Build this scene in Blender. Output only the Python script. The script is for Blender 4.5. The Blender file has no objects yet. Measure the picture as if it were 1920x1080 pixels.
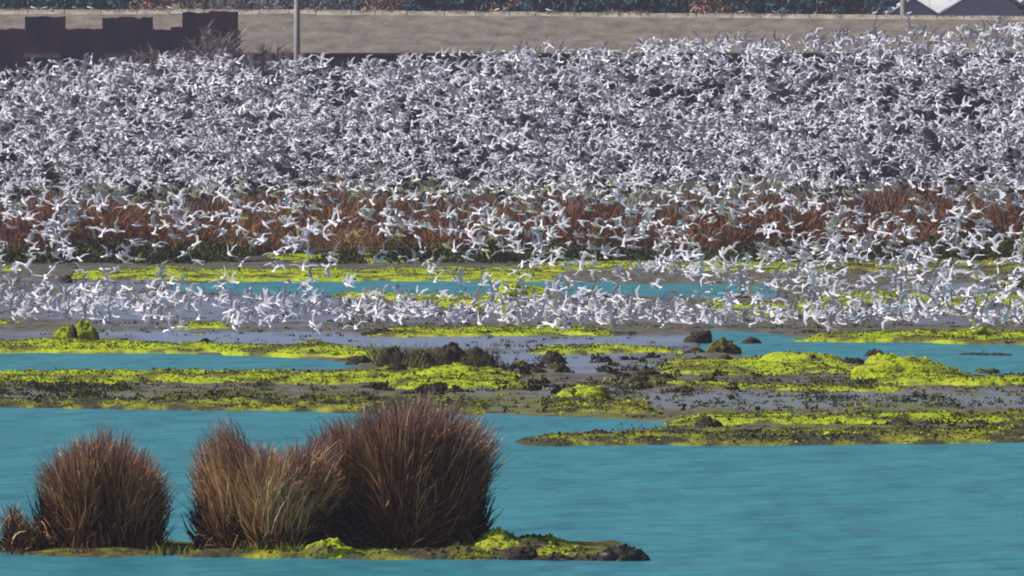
import bpy, math, random
import numpy as np
from mathutils import Vector, Matrix

random.seed(7)
rng = np.random.default_rng(11)
R = math.radians
scene = bpy.context.scene
col = scene.collection

# ------------------------------------------------------------------ camera
FOCAL = 400.0
FPX = 1920 * FOCAL / 36.0          # focal length in photograph pixels
CAMH = 12.0                        # the photograph is taken from a levee / tower
YH = 60.0                          # picture row of the horizon
PITCH = math.atan((540 - YH) / FPX)
cam_data = bpy.data.cameras.new('camera')
cam_data.lens = FOCAL
cam_data.sensor_width = 36.0
cam_data.clip_start = 1.0
cam_data.clip_end = 20000.0
cam = bpy.data.objects.new('camera', cam_data)
col.objects.link(cam)
cam.location = (0, 0, CAMH)
cam.rotation_euler = (math.pi / 2 - PITCH, 0, 0)
scene.camera = cam

# ------------------------------------------------------------------ light
SUN_EL = 45.0
SUN_AZ = -90.0                     # degrees from the view direction, to the left
sd = Vector((math.sin(R(SUN_AZ)) * math.cos(R(SUN_EL)), math.cos(R(SUN_AZ)) * math.cos(R(SUN_EL)), math.sin(R(SUN_EL))))
world = bpy.data.worlds.new('World')
scene.world = world
world.use_nodes = True
wn = world.node_tree
wn.nodes.clear()
sky = wn.nodes.new('ShaderNodeTexSky')
sky.sky_type = 'NISHITA'
sky.sun_disc = False
sky.sun_elevation = R(SUN_EL)
sky.sun_rotation = R(SUN_AZ)
bg = wn.nodes.new('ShaderNodeBackground')
bg.inputs['Strength'].default_value = 0.062
wo = wn.nodes.new('ShaderNodeOutputWorld')
wn.links.new(sky.outputs[0], bg.inputs[0])
wn.links.new(bg.outputs[0], wo.inputs[0])
sl = bpy.data.lights.new('sun', 'SUN')
sl.energy = 5.0
sl.angle = R(0.55)
sl.color = (1.0, 0.94, 0.86)
so = bpy.data.objects.new('sun', sl)
col.objects.link(so)
so.rotation_euler = sd.to_track_quat('Z', 'Y').to_euler()
so.location = (-200, 200, 300)
vs = scene.view_settings
vs.view_transform = 'Standard'
vs.look = 'None'
vs.exposure = 0.12
vs.gamma = 1.0
vs.use_curve_mapping = False
scene.cycles.filter_width = 1.9
scene.cycles.max_bounces = 6
scene.cycles.diffuse_bounces = 2
scene.cycles.glossy_bounces = 3
scene.cycles.transparent_max_bounces = 4
scene.cycles.sample_clamp_indirect = 1.5

# ------------------------------------------------------------------ helpers
def ground(px, py, z=0.0):
    """photograph pixel -> world x, y on the level z (works on arrays)"""
    px = np.asarray(px, float); py = np.asarray(py, float)
    a = (px - 960) / FPX
    b = (540 - py) / FPX
    dy = math.cos(PITCH) + b * math.sin(PITCH)
    dz = -math.sin(PITCH) + b * math.cos(PITCH)
    t = (z - CAMH) / dz
    return a * t, dy * t

def at(px, py, D):
    """point on the ray of a photograph pixel at distance y = D"""
    a = (px - 960) / FPX
    b = (540 - py) / FPX
    dy = math.cos(PITCH) + b * math.sin(PITCH)
    dz = -math.sin(PITCH) + b * math.cos(PITCH)
    t = D / dy
    return Vector((a * t, D, CAMH + dz * t))

def xat(px, D):
    return (px - 960) / FPX * D

def zat(py, D):
    return at(960, py, D).z

def scale_at(D):
    return FPX / D

def hash2(ix, iy, seed):
    h = (ix * 374761393 + iy * 668265263 + seed * 974634777) & 0xFFFFFFFF
    h = ((h ^ (h >> 13)) * 1274126177) & 0xFFFFFFFF
    h = (h ^ (h >> 16)) & 0xFFFFFFFF
    return h / 4294967295.0

def vnoise(x, y, seed=0):
    x = np.asarray(x, float); y = np.asarray(y, float)
    x, y = np.broadcast_arrays(x, y)
    ix = np.floor(x).astype(np.int64); iy = np.floor(y).astype(np.int64)
    fx = x - ix; fy = y - iy
    fx = fx * fx * (3 - 2 * fx); fy = fy * fy * (3 - 2 * fy)
    a = hash2(ix, iy, seed); b = hash2(ix + 1, iy, seed)
    c = hash2(ix, iy + 1, seed); d = hash2(ix + 1, iy + 1, seed)
    return (a * (1 - fx) + b * fx) * (1 - fy) + (c * (1 - fx) + d * fx) * fy

def fbm(x, y, seed=0, octaves=4):
    s = 0; amp = 0.5; tot = 0
    x = np.asarray(x, float); y = np.asarray(y, float)
    for k in range(octaves):
        s = s + amp * vnoise(x * 2 ** k, y * 2 ** k, seed + 17 * k)
        tot += amp
        amp *= 0.5
    return s / tot

def sstep(a, b, x):
    t = np.clip((np.asarray(x, float) - a) / (b - a), 0, 1)
    return t * t * (3 - 2 * t)

def make_mesh(name, V, F, mi=None, attrs=None, smooth=False, mats=()):
    """V (n,3); F (m,k) one polygon size"""
    V = np.asarray(V, np.float32); F = np.asarray(F, np.int32)
    me = bpy.data.meshes.new(name)
    n, (m, k) = len(V), F.shape
    me.vertices.add(n)
    me.vertices.foreach_set('co', V.ravel())
    me.loops.add(m * k)
    me.loops.foreach_set('vertex_index', F.ravel())
    me.polygons.add(m)
    me.polygons.foreach_set('loop_start', np.arange(0, m * k, k, dtype=np.int32))
    for mt in mats:
        me.materials.append(mt)
    if mi is not None:
        me.polygons.foreach_set('material_index', np.asarray(mi, np.int32))
    me.polygons.foreach_set('use_smooth', np.full(m, smooth, dtype=bool))
    for an, av in (attrs or {}).items():
        a = me.attributes.new(an, 'FLOAT', 'POINT')
        a.data.foreach_set('value', np.asarray(av, np.float32))
    me.update(calc_edges=True)
    me.validate()
    return me

def link(name, me, parent=None, loc=None):
    o = bpy.data.objects.new(name, me)
    col.objects.link(o)
    if parent is not None:
        o.parent = parent
    if loc is not None:
        o.location = loc
    return o

def tag(o, label=None, cat=None, group=None, kind=None):
    if label: o['label'] = label
    if cat: o['category'] = cat
    if group: o['group'] = group
    if kind: o['kind'] = kind
    return o

def thing(name, label, cat, loc=(0, 0, 0), group=None):
    o = bpy.data.objects.new(name, None)
    col.objects.link(o)
    o.location = loc
    o.empty_display_size = 0.3
    return tag(o, label, cat, group)

class MB:
    """collects triangles/quads as triangles"""
    def __init__(self):
        self.v = []; self.f = []; self.m = []
    def tri(self, a, b, c, m=0):
        self.f.append((a, b, c)); self.m.append(m)
    def quad(self, a, b, c, d, m=0):
        self.tri(a, b, c, m); self.tri(a, c, d, m)
    def add(self, pts):
        i = len(self.v)
        self.v.extend([tuple(p) for p in pts])
        return i
    def box(self, x0, x1, y0, y1, z0, z1, m=0):
        i = self.add([(x0, y0, z0), (x1, y0, z0), (x1, y1, z0), (x0, y1, z0), (x0, y0, z1), (x1, y0, z1), (x1, y1, z1), (x0, y1, z1)])
        for q in ((3, 2, 1, 0), (4, 5, 6, 7), (0, 1, 5, 4), (1, 2, 6, 5), (2, 3, 7, 6), (3, 0, 4, 7)):
            self.quad(*[i + k for k in q], m)
    def tube(self, p0, p1, r0, r1, n=6, m=0):
        p0 = Vector(p0); p1 = Vector(p1)
        d = (p1 - p0).normalized()
        u = d.orthogonal().normalized(); w = d.cross(u)
        a = self.add([p0 + r0 * (math.cos(t) * u + math.sin(t) * w) for t in [2 * math.pi * k / n for k in range(n)]])
        b = self.add([p1 + r1 * (math.cos(t) * u + math.sin(t) * w) for t in [2 * math.pi * k / n for k in range(n)]])
        for k in range(n):
            k2 = (k + 1) % n
            self.quad(a + k, a + k2, b + k2, b + k, m)
        c0 = self.add([p0]); c1 = self.add([p1])
        for k in range(n):
            k2 = (k + 1) % n
            self.tri(c0, a + k2, a + k, m); self.tri(c1, b + k, b + k2, m)
    def loft(self, rings, m=0, cap=True):
        idx = [self.add(r) for r in rings]
        n = len(rings[0])
        for a, b in zip(idx[:-1], idx[1:]):
            for k in range(n):
                k2 = (k + 1) % n
                self.quad(a + k, a + k2, b + k2, b + k, m)
        if cap:
            for a, s in ((idx[0], 1), (idx[-1], -1)):
                for k in range(1, n - 1):
                    if s > 0: self.tri(a, a + k + 1, a + k, m)
                    else: self.tri(a, a + k, a + k + 1, m)
    def mesh(self, name, mats, smooth=False):
        return make_mesh(name, self.v, self.f, self.m, smooth=smooth, mats=mats)

# ------------------------------------------------------------------ materials
def mat(name, color, rough=0.8, spec=0.3, noise=None, bump=None, ramp_attr=None):
    """noise = (scale, colour2, detail, lo, hi[, stretch]); bump = (scale, strength, dist)"""
    m = bpy.data.materials.new(name)
    m.use_nodes = True
    nt = m.node_tree
    bs = nt.nodes['Principled BSDF']
    bs.inputs['Base Color'].default_value = (*color, 1)
    bs.inputs['Roughness'].default_value = rough
    bs.inputs['Specular IOR Level'].default_value = spec
    geo = nt.nodes.new('ShaderNodeNewGeometry')
    if noise:
        sc, c2, det, lo, hi = noise[:5]
        mp = nt.nodes.new('ShaderNodeMapping')
        mp.inputs['Scale'].default_value = noise[5] if len(noise) > 5 else (1, 1, 1)
        nt.links.new(geo.outputs['Position'], mp.inputs[0])
        nz = nt.nodes.new('ShaderNodeTexNoise')
        nz.inputs['Scale'].default_value = sc
        nz.inputs['Detail'].default_value = det
        nt.links.new(mp.outputs[0], nz.inputs['Vector'])
        mr = nt.nodes.new('ShaderNodeMapRange')
        mr.inputs['From Min'].default_value = lo
        mr.inputs['From Max'].default_value = hi
        nt.links.new(nz.outputs[0], mr.inputs[0])
        mx = nt.nodes.new('ShaderNodeMix')
        mx.data_type = 'RGBA'
        mx.inputs[6].default_value = (*color, 1)
        mx.inputs[7].default_value = (*c2, 1)
        nt.links.new(mr.outputs[0], mx.inputs[0])
        nt.links.new(mx.outputs[2], bs.inputs['Base Color'])
    if bump:
        sc, st, di = bump
        nb = nt.nodes.new('ShaderNodeTexNoise')
        nb.inputs['Scale'].default_value = sc
        nb.inputs['Detail'].default_value = 4
        nt.links.new(geo.outputs['Position'], nb.inputs['Vector'])
        bp = nt.nodes.new('ShaderNodeBump')
        bp.inputs['Strength'].default_value = st
        bp.inputs['Distance'].default_value = di
        nt.links.new(nb.outputs[0], bp.inputs['Height'])
        nt.links.new(bp.outputs[0], bs.inputs['Normal'])
    return m

def ramp_mat(name, attr, stops, rough=0.75, spec=0.2, attr2=None, col2=None, transl=0.0):
    """colour from a per-piece attribute; attr2 blends to col2"""
    m = bpy.data.materials.new(name)
    m.use_nodes = True
    nt = m.node_tree
    bs = nt.nodes['Principled BSDF']
    bs.inputs['Roughness'].default_value = rough
    bs.inputs['Specular IOR Level'].default_value = spec
    at_ = nt.nodes.new('ShaderNodeAttribute'); at_.attribute_name = attr
    rp = nt.nodes.new('ShaderNodeValToRGB')
    el = rp.color_ramp.elements
    el[0].position = stops[0][0]; el[0].color = (*stops[0][1], 1)
    el[1].position = stops[-1][0]; el[1].color = (*stops[-1][1], 1)
    for p, c in stops[1:-1]:
        e = el.new(p); e.color = (*c, 1)
    nt.links.new(at_.outputs['Fac'], rp.inputs[0])
    out = rp.outputs[0]
    if attr2:
        a2 = nt.nodes.new('ShaderNodeAttribute'); a2.attribute_name = attr2
        mx = nt.nodes.new('ShaderNodeMix'); mx.data_type = 'RGBA'
        mx.inputs[7].default_value = (*col2, 1)
        nt.links.new(a2.outputs['Fac'], mx.inputs[0])
        nt.links.new(out, mx.inputs[6])
        out = mx.outputs[2]
    nt.links.new(out, bs.inputs['Base Color'])
    if transl > 0:
        tr = nt.nodes.new('ShaderNodeBsdfTranslucent')
        nt.links.new(out, tr.inputs[0])
        ms = nt.nodes.new('ShaderNodeMixShader'); ms.inputs[0].default_value = transl
        nt.links.new(bs.outputs[0], ms.inputs[1]); nt.links.new(tr.outputs[0], ms.inputs[2])
        nt.links.new(ms.outputs[0], nt.nodes['Material Output'].inputs[0])
    return m

def water_mat():
    m = bpy.data.materials.new('turquoise_water')
    m.use_nodes = True
    nt = m.node_tree
    nt.nodes.remove(nt.nodes['Principled BSDF'])
    df = nt.nodes.new('ShaderNodeBsdfDiffuse'); df.inputs['Color'].default_value = (0.030, 0.175, 0.222, 1)
    gl = nt.nodes.new('ShaderNodeBsdfGlossy'); gl.inputs['Roughness'].default_value = 0.22
    gl.inputs['Color'].default_value = (0.80, 0.95, 1.0, 1)
    ms = nt.nodes.new('ShaderNodeMixShader'); ms.inputs[0].default_value = 0.2
    geo = nt.nodes.new('ShaderNodeNewGeometry')
    def layer(sc, det, dist, prev=None):
        mp = nt.nodes.new('ShaderNodeMapping'); mp.inputs['Scale'].default_value = sc
        nt.links.new(geo.outputs['Position'], mp.inputs[0])
        n1 = nt.nodes.new('ShaderNodeTexNoise'); n1.inputs['Scale'].default_value = 1.0; n1.inputs['Detail'].default_value = det
        nt.links.new(mp.outputs[0], n1.inputs['Vector'])
        bp = nt.nodes.new('ShaderNodeBump'); bp.inputs['Strength'].default_value = 1.0; bp.inputs['Distance'].default_value = dist
        nt.links.new(n1.outputs[0], bp.inputs['Height'])
        if prev is not None: nt.links.new(prev.outputs[0], bp.inputs['Normal'])
        return bp
    b1 = layer((0.27, 0.23, 1), 2.0, 1.0)
    b2 = layer((1.1, 0.6, 1), 2.0, 0.10, b1)
    nt.links.new(b2.outputs[0], df.inputs['Normal']); nt.links.new(b2.outputs[0], gl.inputs['Normal'])
    nt.links.new(df.outputs[0], ms.inputs[1]); nt.links.new(gl.outputs[0], ms.inputs[2])
    nt.links.new(ms.outputs[0], nt.nodes['Material Output'].inputs[0])
    return m

def mud_mat():
    m = bpy.data.materials.new('mud')
    m.use_nodes = True
    nt = m.node_tree
    bs = nt.nodes['Principled BSDF']
    geo = nt.nodes.new('ShaderNodeNewGeometry')
    nz = nt.nodes.new('ShaderNodeTexNoise'); nz.inputs['Scale'].default_value = 0.9; nz.inputs['Detail'].default_value = 6
    nt.links.new(geo.outputs['Position'], nz.inputs['Vector'])
    rp = nt.nodes.new('ShaderNodeValToRGB')
    el = rp.color_ramp.elements
    el[0].position = 0.36; el[0].color = (0.032, 0.027, 0.022, 1)
    el[1].position = 0.64; el[1].color = (0.145, 0.125, 0.115, 1)
    nt.links.new(nz.outputs[0], rp.inputs[0])
    # olive film of vegetation
    ol = nt.nodes.new('ShaderNodeAttribute'); ol.attribute_name = 'olive'
    n2 = nt.nodes.new('ShaderNodeTexNoise'); n2.inputs['Scale'].default_value = 0.6; n2.inputs['Detail'].default_value = 5
    nt.links.new(geo.outputs['Position'], n2.inputs['Vector'])
    ma = nt.nodes.new('ShaderNodeMapRange'); ma.inputs['From Min'].default_value = 0.42; ma.inputs['From Max'].default_value = 0.58
    nt.links.new(n2.outputs[0], ma.inputs[0])
    mm = nt.nodes.new('ShaderNodeMath'); mm.operation = 'MULTIPLY'
    nt.links.new(ma.outputs[0], mm.inputs[0]); nt.links.new(ol.outputs['Fac'], mm.inputs[1])
    mx = nt.nodes.new('ShaderNodeMix'); mx.data_type = 'RGBA'
    mx.inputs[7].default_value = (0.12, 0.135, 0.02, 1)
    nt.links.new(mm.outputs[0], mx.inputs[0]); nt.links.new(rp.outputs[0], mx.inputs[6])
    # film of water on the flats, its sky reflection painted in as lavender
    wt = nt.nodes.new('ShaderNodeAttribute'); wt.attribute_name = 'wet'
    mw = nt.nodes.new('ShaderNodeMix'); mw.data_type = 'RGBA'
    mw.inputs[7].default_value = (0.165, 0.20, 0.305, 1)
    nt.links.new(wt.outputs['Fac'], mw.inputs[0]); nt.links.new(mx.outputs[2], mw.inputs[6])
    nt.links.new(mw.outputs[2], bs.inputs['Base Color'])
    rr = nt.nodes.new('ShaderNodeMapRange'); rr.inputs['To Min'].default_value = 0.75; rr.inputs['To Max'].default_value = 0.3
    nt.links.new(wt.outputs['Fac'], rr.inputs[0])
    nt.links.new(rr.outputs[0], bs.inputs['Roughness'])
    bs.inputs['Specular IOR Level'].default_value = 0.25
    return m

M = {}
M['water'] = water_mat()
M['mud'] = mud_mat()
M['soil'] = mat('dry_grass_ground', (0.085, 0.07, 0.055), 0.9, 0.1, (0.3, (0.05, 0.045, 0.035), 6, 0.4, 0.6))
M['algae'] = mat('bright_algae', (0.365, 0.45, 0.012), 0.8, 0.15, (0.7, (0.12, 0.115, 0.022), 9, 0.47, 0.60, (1.0, 0.4, 2.0)), (7, 0.9, 0.12))
M['mound'] = mat('mound_algae', (0.36, 0.43, 0.014), 0.8, 0.15, (1.0, (0.12, 0.12, 0.025), 9, 0.48, 0.62), (7, 0.9, 0.12))
M['olive'] = mat('olive_algae', (0.27, 0.28, 0.02), 0.85, 0.15, (0.8, (0.055, 0.05, 0.028), 9, 0.38, 0.54, (1.0, 0.4, 2.0)), (7, 0.9, 0.12))
M['clod'] = mat('dark_peat', (0.035, 0.026, 0.02), 0.9, 0.15, (4.0, (0.075, 0.055, 0.035), 5, 0.45, 0.7), (9, 0.8, 0.05))
M['boulder'] = mat('wet_black_rock', (0.018, 0.016, 0.014), 0.5, 0.4, (4.0, (0.035, 0.03, 0.025), 5, 0.45, 0.7), (9, 0.6, 0.04))
M['clod_olive'] = mat('mossy_peat', (0.05, 0.045, 0.018), 0.9, 0.15, (2.5, (0.17, 0.17, 0.02), 5, 0.45, 0.65), (9, 0.8, 0.05))
M['gull_white'] = mat('white_plumage', (0.86, 0.85, 0.92), 0.7, 0.15)
M['gull_grey'] = mat('grey_plumage', (0.46, 0.465, 0.55), 0.7, 0.15)
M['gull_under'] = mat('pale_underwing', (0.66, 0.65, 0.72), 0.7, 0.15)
M['gull_dark'] = mat('dark_wing_tip', (0.10, 0.09, 0.10), 0.7, 0.15)
M['gull_bill'] = mat('orange_bill', (0.42, 0.11, 0.03), 0.5, 0.3)

# ------------------------------------------------------------------ terrain layout (in photograph rows on the level ground)
def interp(pts, x):
    p = np.array(pts, float)
    return np.interp(x, p[:, 0], p[:, 1])

# water bodies: (x range, upper bank, lower bank) as rows on the level ground
WATERS = [
    # foreground lagoon
    dict(up=[(-400, 762), (0, 764), (400, 768), (700, 772), (930, 778), (960, 784), (1000, 834), (1100, 834), (1500, 834), (1920, 827), (2400, 825)], lo=[(-400, 1500), (2400, 1500)], x=(-500, 2500)),
    # inlet behind the right-hand spit
    dict(up=[(930, 778), (1000, 782), (1100, 786), (1240, 794)], lo=[(930, 826), (1050, 822), (1150, 812), (1240, 802)], x=(930, 1240)),
    # left channel
    dict(up=[(-400, 658), (0, 659), (300, 662), (520, 670), (660, 680)], lo=[(-400, 694), (0, 694), (400, 696), (560, 694), (660, 687)], x=(-500, 665)),
    # right channel
    dict(up=[(1330, 620), (1420, 624), (1500, 632), (1650, 640), (1920, 645), (2400, 648)], lo=[(1330, 655), (1400, 668), (1560, 674), (1640, 690), (1800, 702), (1920, 702), (2400, 704)], x=(1318, 2500)),
    # far channel
    dict(up=[(330, 534), (420, 529), (700, 527), (960, 528), (1200, 531), (1440, 536)], lo=[(330, 546), (480, 551), (800, 555), (960, 549), (1200, 556), (1440, 552)], x=(330, 1445)),
]
def water_depth_px(px, py):
    d = np.full(np.broadcast(px, py).shape, -1e3)
    for w in WATERS:
        u = interp(w['up'], px); l = interp(w['lo'], px)
        e = np.minimum(py - u, l - py)
        e = np.minimum(e, np.minimum(px - w['x'][0], w['x'][1] - px) * 0.25)
        d = np.maximum(d, e)
    return d

WETS = [  # rows where a film of water lies on the flats: (x0, x1, up, lo, strength)
    (-400, 1330, [(-400, 618), (0, 620), (600, 624), (1000, 632), (1330, 628)], [(-400, 640), (0, 641), (600, 652), (1000, 660), (1330, 664)], 1.0),
    (860, 1330, [(860, 662), (1330, 655)], [(860, 690), (1100, 704), (1330, 692)], 0.9),
    (-400, 680, [(-400, 548), (680, 560)], [(-400, 596), (680, 606)], 0.75),
    (940, 1480, [(940, 530), (1480, 534)], [(940, 556), (1480, 560)], 1.0),
    (-400, 340, [(-400, 515), (340, 528)], [(-400, 536), (340, 545)], 0.6),
    (1560, 2400, [(1560, 536), (2400, 528)], [(1560, 552), (2400, 552)], 0.8),
    (1180, 2400, [(1180, 735), (2400, 728)], [(1180, 770), (2400, 764)], 0.55),
    (700, 1250, [(700, 725), (1250, 728)], [(700, 740), (1250, 745)], 0.4),
    (-400, 300, [(-400, 735), (300, 740)], [(-400, 748), (300, 752)], 0.45),
    (640, 1900, [(640, 580), (1900, 590)], [(640, 606), (1900, 612)], 0.4),
    (-400, 700, [(-400, 598), (700, 608)], [(-400, 612), (700, 618)], 0.35),
]
def terrain(px, py):
    x, y = ground(px, py)
    wob = (fbm(x * 0.35, y * 0.06, 3) - 0.5) * 7
    wd = water_depth_px(px, py + wob)
    lump = fbm(x * 0.8, y * 0.5, 5)
    fine = fbm(x * 3.0, y * 1.8, 9)
    h = 0.035 + 0.13 * (lump - 0.36) + 0.13 * (fine - 0.5)
    wet = np.zeros_like(h)
    for x0, x1, up, lo, s in WETS:
        u = interp(up, px); l = interp(lo, px)
        e = np.minimum(py + wob - u, l - py - wob)
        m = sstep(-3, 5, e) * sstep(0, 60, px - x0) * sstep(0, 60, x1 - px)
        hole = sstep(0.36, 0.5, fbm(x * 0.25, y * 0.045, 21))
        wet = np.maximum(wet, m * s * (hole if s < 0.7 else 0.35 + 0.65 * hole))
    h = h * (1 - 0.85 * wet) + 0.02 * wet
    deep = sstep(-3.0, 3.5, wd)
    h = h * (1 - deep) - 0.35 * deep
    olive = np.clip(sstep(725, 745, py) * 0.9 + sstep(480, 470, py) * 0.6 + 0.25, 0, 1)
    return h, wet, olive

# far ground sheet to the horizon
def sheet(name, x0, x1, y0, y1, z, nx, ny, mt):
    xs = np.linspace(x0, x1, nx + 1); ys = np.linspace(y0, y1, ny + 1)
    X, Y = np.meshgrid(xs, ys)
    V = np.stack([X.ravel(), Y.ravel(), np.full(X.size, z)], 1)
    i = np.arange(ny)[:, None] * (nx + 1) + np.arange(nx)[None]
    F = np.stack([i, i + 1, i + nx + 2, i + nx + 1], -1).reshape(-1, 4)
    return link(name, make_mesh(name, V, F, mats=[mt]))
tag(sheet('ground', -6000, 6000, -3000, 9000, -0.7, 12, 12, M['soil']), 'flat dry ground reaching to the horizon', kind='structure')
tag(sheet('water', -1500, 1500, -600, 596, 0.0, 8, 8, M['water']), 'rippled turquoise lagoon water', kind='structure')

# the flats themselves, a finely lumpy sheet
cols_px = np.arange(-420, 2341, 5.0)
rows_px = np.concatenate([np.arange(466, 850, 1.6), np.arange(852, 880, 6.0)])
PX, PY = np.meshgrid(cols_px, rows_px)
H, WET, OLV = terrain(PX, PY)
GX, GY = ground(PX, PY)
nx = len(cols_px); ny = len(rows_px)
V = np.stack([GX.ravel(), GY.ravel(), H.ravel()], 1)
i = np.arange(ny - 1)[:, None] * nx + np.arange(nx - 1)[None]
F = np.stack([i + nx, i + nx + 1, i + 1, i], -1).reshape(-1, 4)
keep = (H.ravel()[F] > -0.3).any(1)
me = make_mesh('mudflat', V, F[keep], attrs={'wet': WET.ravel(), 'olive': OLV.ravel()}, smooth=True, mats=[M['mud']])
tag(link('mudflat', me), 'grey wet mudflat between the turquoise channels', kind='structure')
# dry land behind the flats, one gentle sheet
bx = np.linspace(-260, 260, 105); by = np.linspace(592, 1400, 60)
BX, BY = np.meshgrid(bx, by)
BZ = 0.12 + 0.25 * fbm(BX * 0.1, BY * 0.05, 31) * sstep(592, 640, BY)
V = np.stack([BX.ravel(), BY.ravel(), BZ.ravel()], 1)
i = np.arange(59)[:, None] * 105 + np.arange(104)[None]
F = np.stack([i, i + 1, i + 106, i + 105], -1).reshape(-1, 4)
tag(link('land', make_mesh('land', V, F, smooth=True, mats=[M['soil']])), 'rough dry land behind the reed bed', kind='structure')

# ------------------------------------------------------------------ algae mats
def fuzz(V, F, zmin, per_m2, size, seed, mix, kmax=6000):
    """small ragged scraps standing on a surface; returns verts, quads, material slots"""
    r = np.random.default_rng(seed)
    A = V[F[:, 0]]; B = V[F[:, 1]]; C = V[F[:, 2]]
    ar = np.linalg.norm(np.cross(B - A, C - A), axis=1)
    ar = np.where(A[:, 2] > zmin, ar, 0)
    n = int(min(kmax, per_m2 * ar.sum()))
    if n < 4: return np.zeros((0, 3)), np.zeros((0, 4), int), np.zeros(0, int)
    k = r.choice(len(F), n, p=ar / ar.sum())
    w = r.uniform(0, 1, (n, 2))
    P = A[k] + (B[k] - A[k]) * w[:, :1] + (V[F[k, 3]] - A[k]) * w[:, 1:]
    d1 = r.normal(size=(n, 3)); d1[:, 2] = np.abs(d1[:, 2]) * 0.35 + 0.08; d1 /= np.linalg.norm(d1, axis=1)[:, None]
    d2 = np.cross(d1, r.normal(size=(n, 3))); d2 /= np.linalg.norm(d2, axis=1)[:, None]
    sz = (size * r.gamma(3.0, 0.33, n))[:, None]
    Q = np.stack([P - d1 * sz * 0.4 - d2 * sz * 0.45, P + d2 * sz * 0.6 + d1 * sz * 0.2, P + d1 * sz * 0.9 + d2 * sz * 0.1, P - d2 * sz * 0.6 + d1 * sz * 0.35], 1).reshape(-1, 3)
    m = r.choice(len(mix), n, p=mix)
    return Q, np.arange(n * 4).reshape(-1, 4), m
algae_count = [0]
def algae_mat(label, pts, h, mt='algae', name='algae_mat', cut=0.35, seed=None, lump=0.5, kind='stuff', cat='algae', group=None):
    """pts (px, top row, bottom row) of the mat as seen; h its thickness in metres"""
    algae_count[0] += 1
    seed = seed or 100 + algae_count[0] * 7
    p = np.array(pts, float)
    x0, x1 = p[0, 0], p[-1, 0]
    n = max(8, int((x1 - x0) / 3.2))
    xs = np.linspace(x0, x1, n)
    up = np.interp(xs, p[:, 0], p[:, 1]); lo = np.interp(xs, p[:, 0], p[:, 2])
    sc = (lo - YH) / CAMH
    up = np.minimum(up + h * sc * 0.75, lo - 3.0)
    rows = max(7, int(np.max(lo - up) / 1.3))
    t = np.linspace(0, 1, rows)
    PXs = np.broadcast_to(xs[None], (rows, n)).copy()
    ex, ey = ground(xs, lo)
    upw = up + (fbm(ex * 0.7, ex * 0 + seed, seed) - 0.5) * 0.5 * (lo - up)
    low = lo + (fbm(ex * 0.9, ex * 0 + seed, seed + 3) - 0.5) * 5
    PYs = upw[None] + (low - upw)[None] * t[:, None]
    X, Y = ground(PXs, PYs)
    end = np.minimum(np.linspace(0, 1, n), np.linspace(1, 0, n)) * (x1 - x0)
    endm = sstep(0, min(70, 0.3 * (x1 - x0)), end)[None]
    dome = np.clip(np.sin(np.pi * np.clip(t, 0, 1)), 0, 1)[:, None] ** 0.45
    nz = fbm(X * 1.1, Y * 0.45, seed + 5, 3)
    nb = fbm(X * 0.28, Y * 0.05, seed + 8, 3)
    nf = fbm(X * 4.0, Y * 2.2, seed + 9, 3)
    nr = 1 - np.abs(2 * fbm(X * 2.2, Y * 0.9, seed + 12, 3) - 1)
    np_ = fbm(X * 0.55, Y * 0.16, seed + 15, 4)
    body = dome * endm * (0.12 + 0.5 * nz + 0.35 * nb + 0.35 * nf + 0.2 * nr)
    body = body - cut * (0.25 + 3.0 * np.clip(0.5 - np_, 0, 1))
    Z = h * 0.95 * body + 0.04
    Z = np.where((dome * endm) < 0.02, -0.06, Z)
    V = np.stack([X.ravel(), Y.ravel(), np.maximum(Z, -0.08).ravel()], 1)
    i = np.arange(rows - 1)[:, None] * n + np.arange(n - 1)[None]
    F = np.stack([i + n, i + n + 1, i + 1, i], -1).reshape(-1, 4)
    keep = (Z.ravel()[F] > 0.0).any(1)
    F = F[keep]
    Q, FQ, mq = fuzz(V, F, 0.02, 60.0, 0.045, seed, [0.60, 0.24, 0.16], int(12 * (x1 - x0)))
    V2 = np.concatenate([V, Q]); F2 = np.concatenate([F, FQ + len(V)])
    o = link(name, make_mesh(name, V2, F2, np.concatenate([np.zeros(len(F), int), mq]), smooth=True, mats=[M[mt], M['olive' if mt == 'algae' else 'algae'], M['clod_olive']]))
    return tag(o, label, cat, group, kind)

G = 'mats of green algae on the mudflat'
algae_mat('bright green algae band along the near bank of the far channel, lower edge on water', [(120, 508, 526), (200, 500, 527), (330, 497, 528), (560, 499, 528), (800, 498, 527), (960, 496, 528), (1060, 505, 528)], 0.22, group=G)
algae_mat('thin bright green algae patch at the foot of the brown reeds, left part', [(190, 478, 494), (300, 478, 494), (430, 482, 493)], 0.18, group=G)
algae_mat('bright green algae strip at the foot of the reeds, left of centre', [(460, 474, 492), (560, 470, 494), (680, 472, 494), (800, 470, 496), (860, 474, 492)], 0.25, group=G, cut=0.45)
algae_mat('bright green algae strip below the reeds, right of centre', [(980, 488, 508), (1050, 484, 512), (1200, 486, 508), (1330, 485, 510), (1480, 488, 512), (1560, 498, 514)], 0.25, group=G, cut=0.4)
algae_mat('small bright green algae patch at the left picture edge below the reeds', [(-260, 494, 512), (-80, 492, 508), (0, 494, 510), (70, 498, 510)], 0.18, group=G)
algae_mat('olive green algae band under the reeds at the right edge', [(1480, 486, 510), (1650, 480, 512), (1800, 478, 516), (1950, 476, 516), (2250, 478, 512)], 0.3, 'olive', group=G, cut=0.3)
algae_mat('ragged green algae patch on the mud behind the middle of the landing gulls', [(590, 545, 560), (640, 545, 560), (720, 548, 562), (800, 544, 580), (900, 546, 586), (940, 534, 584), (1010, 532, 574), (1060, 548, 570)], 0.3, group=G, cut=0.5)
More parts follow.
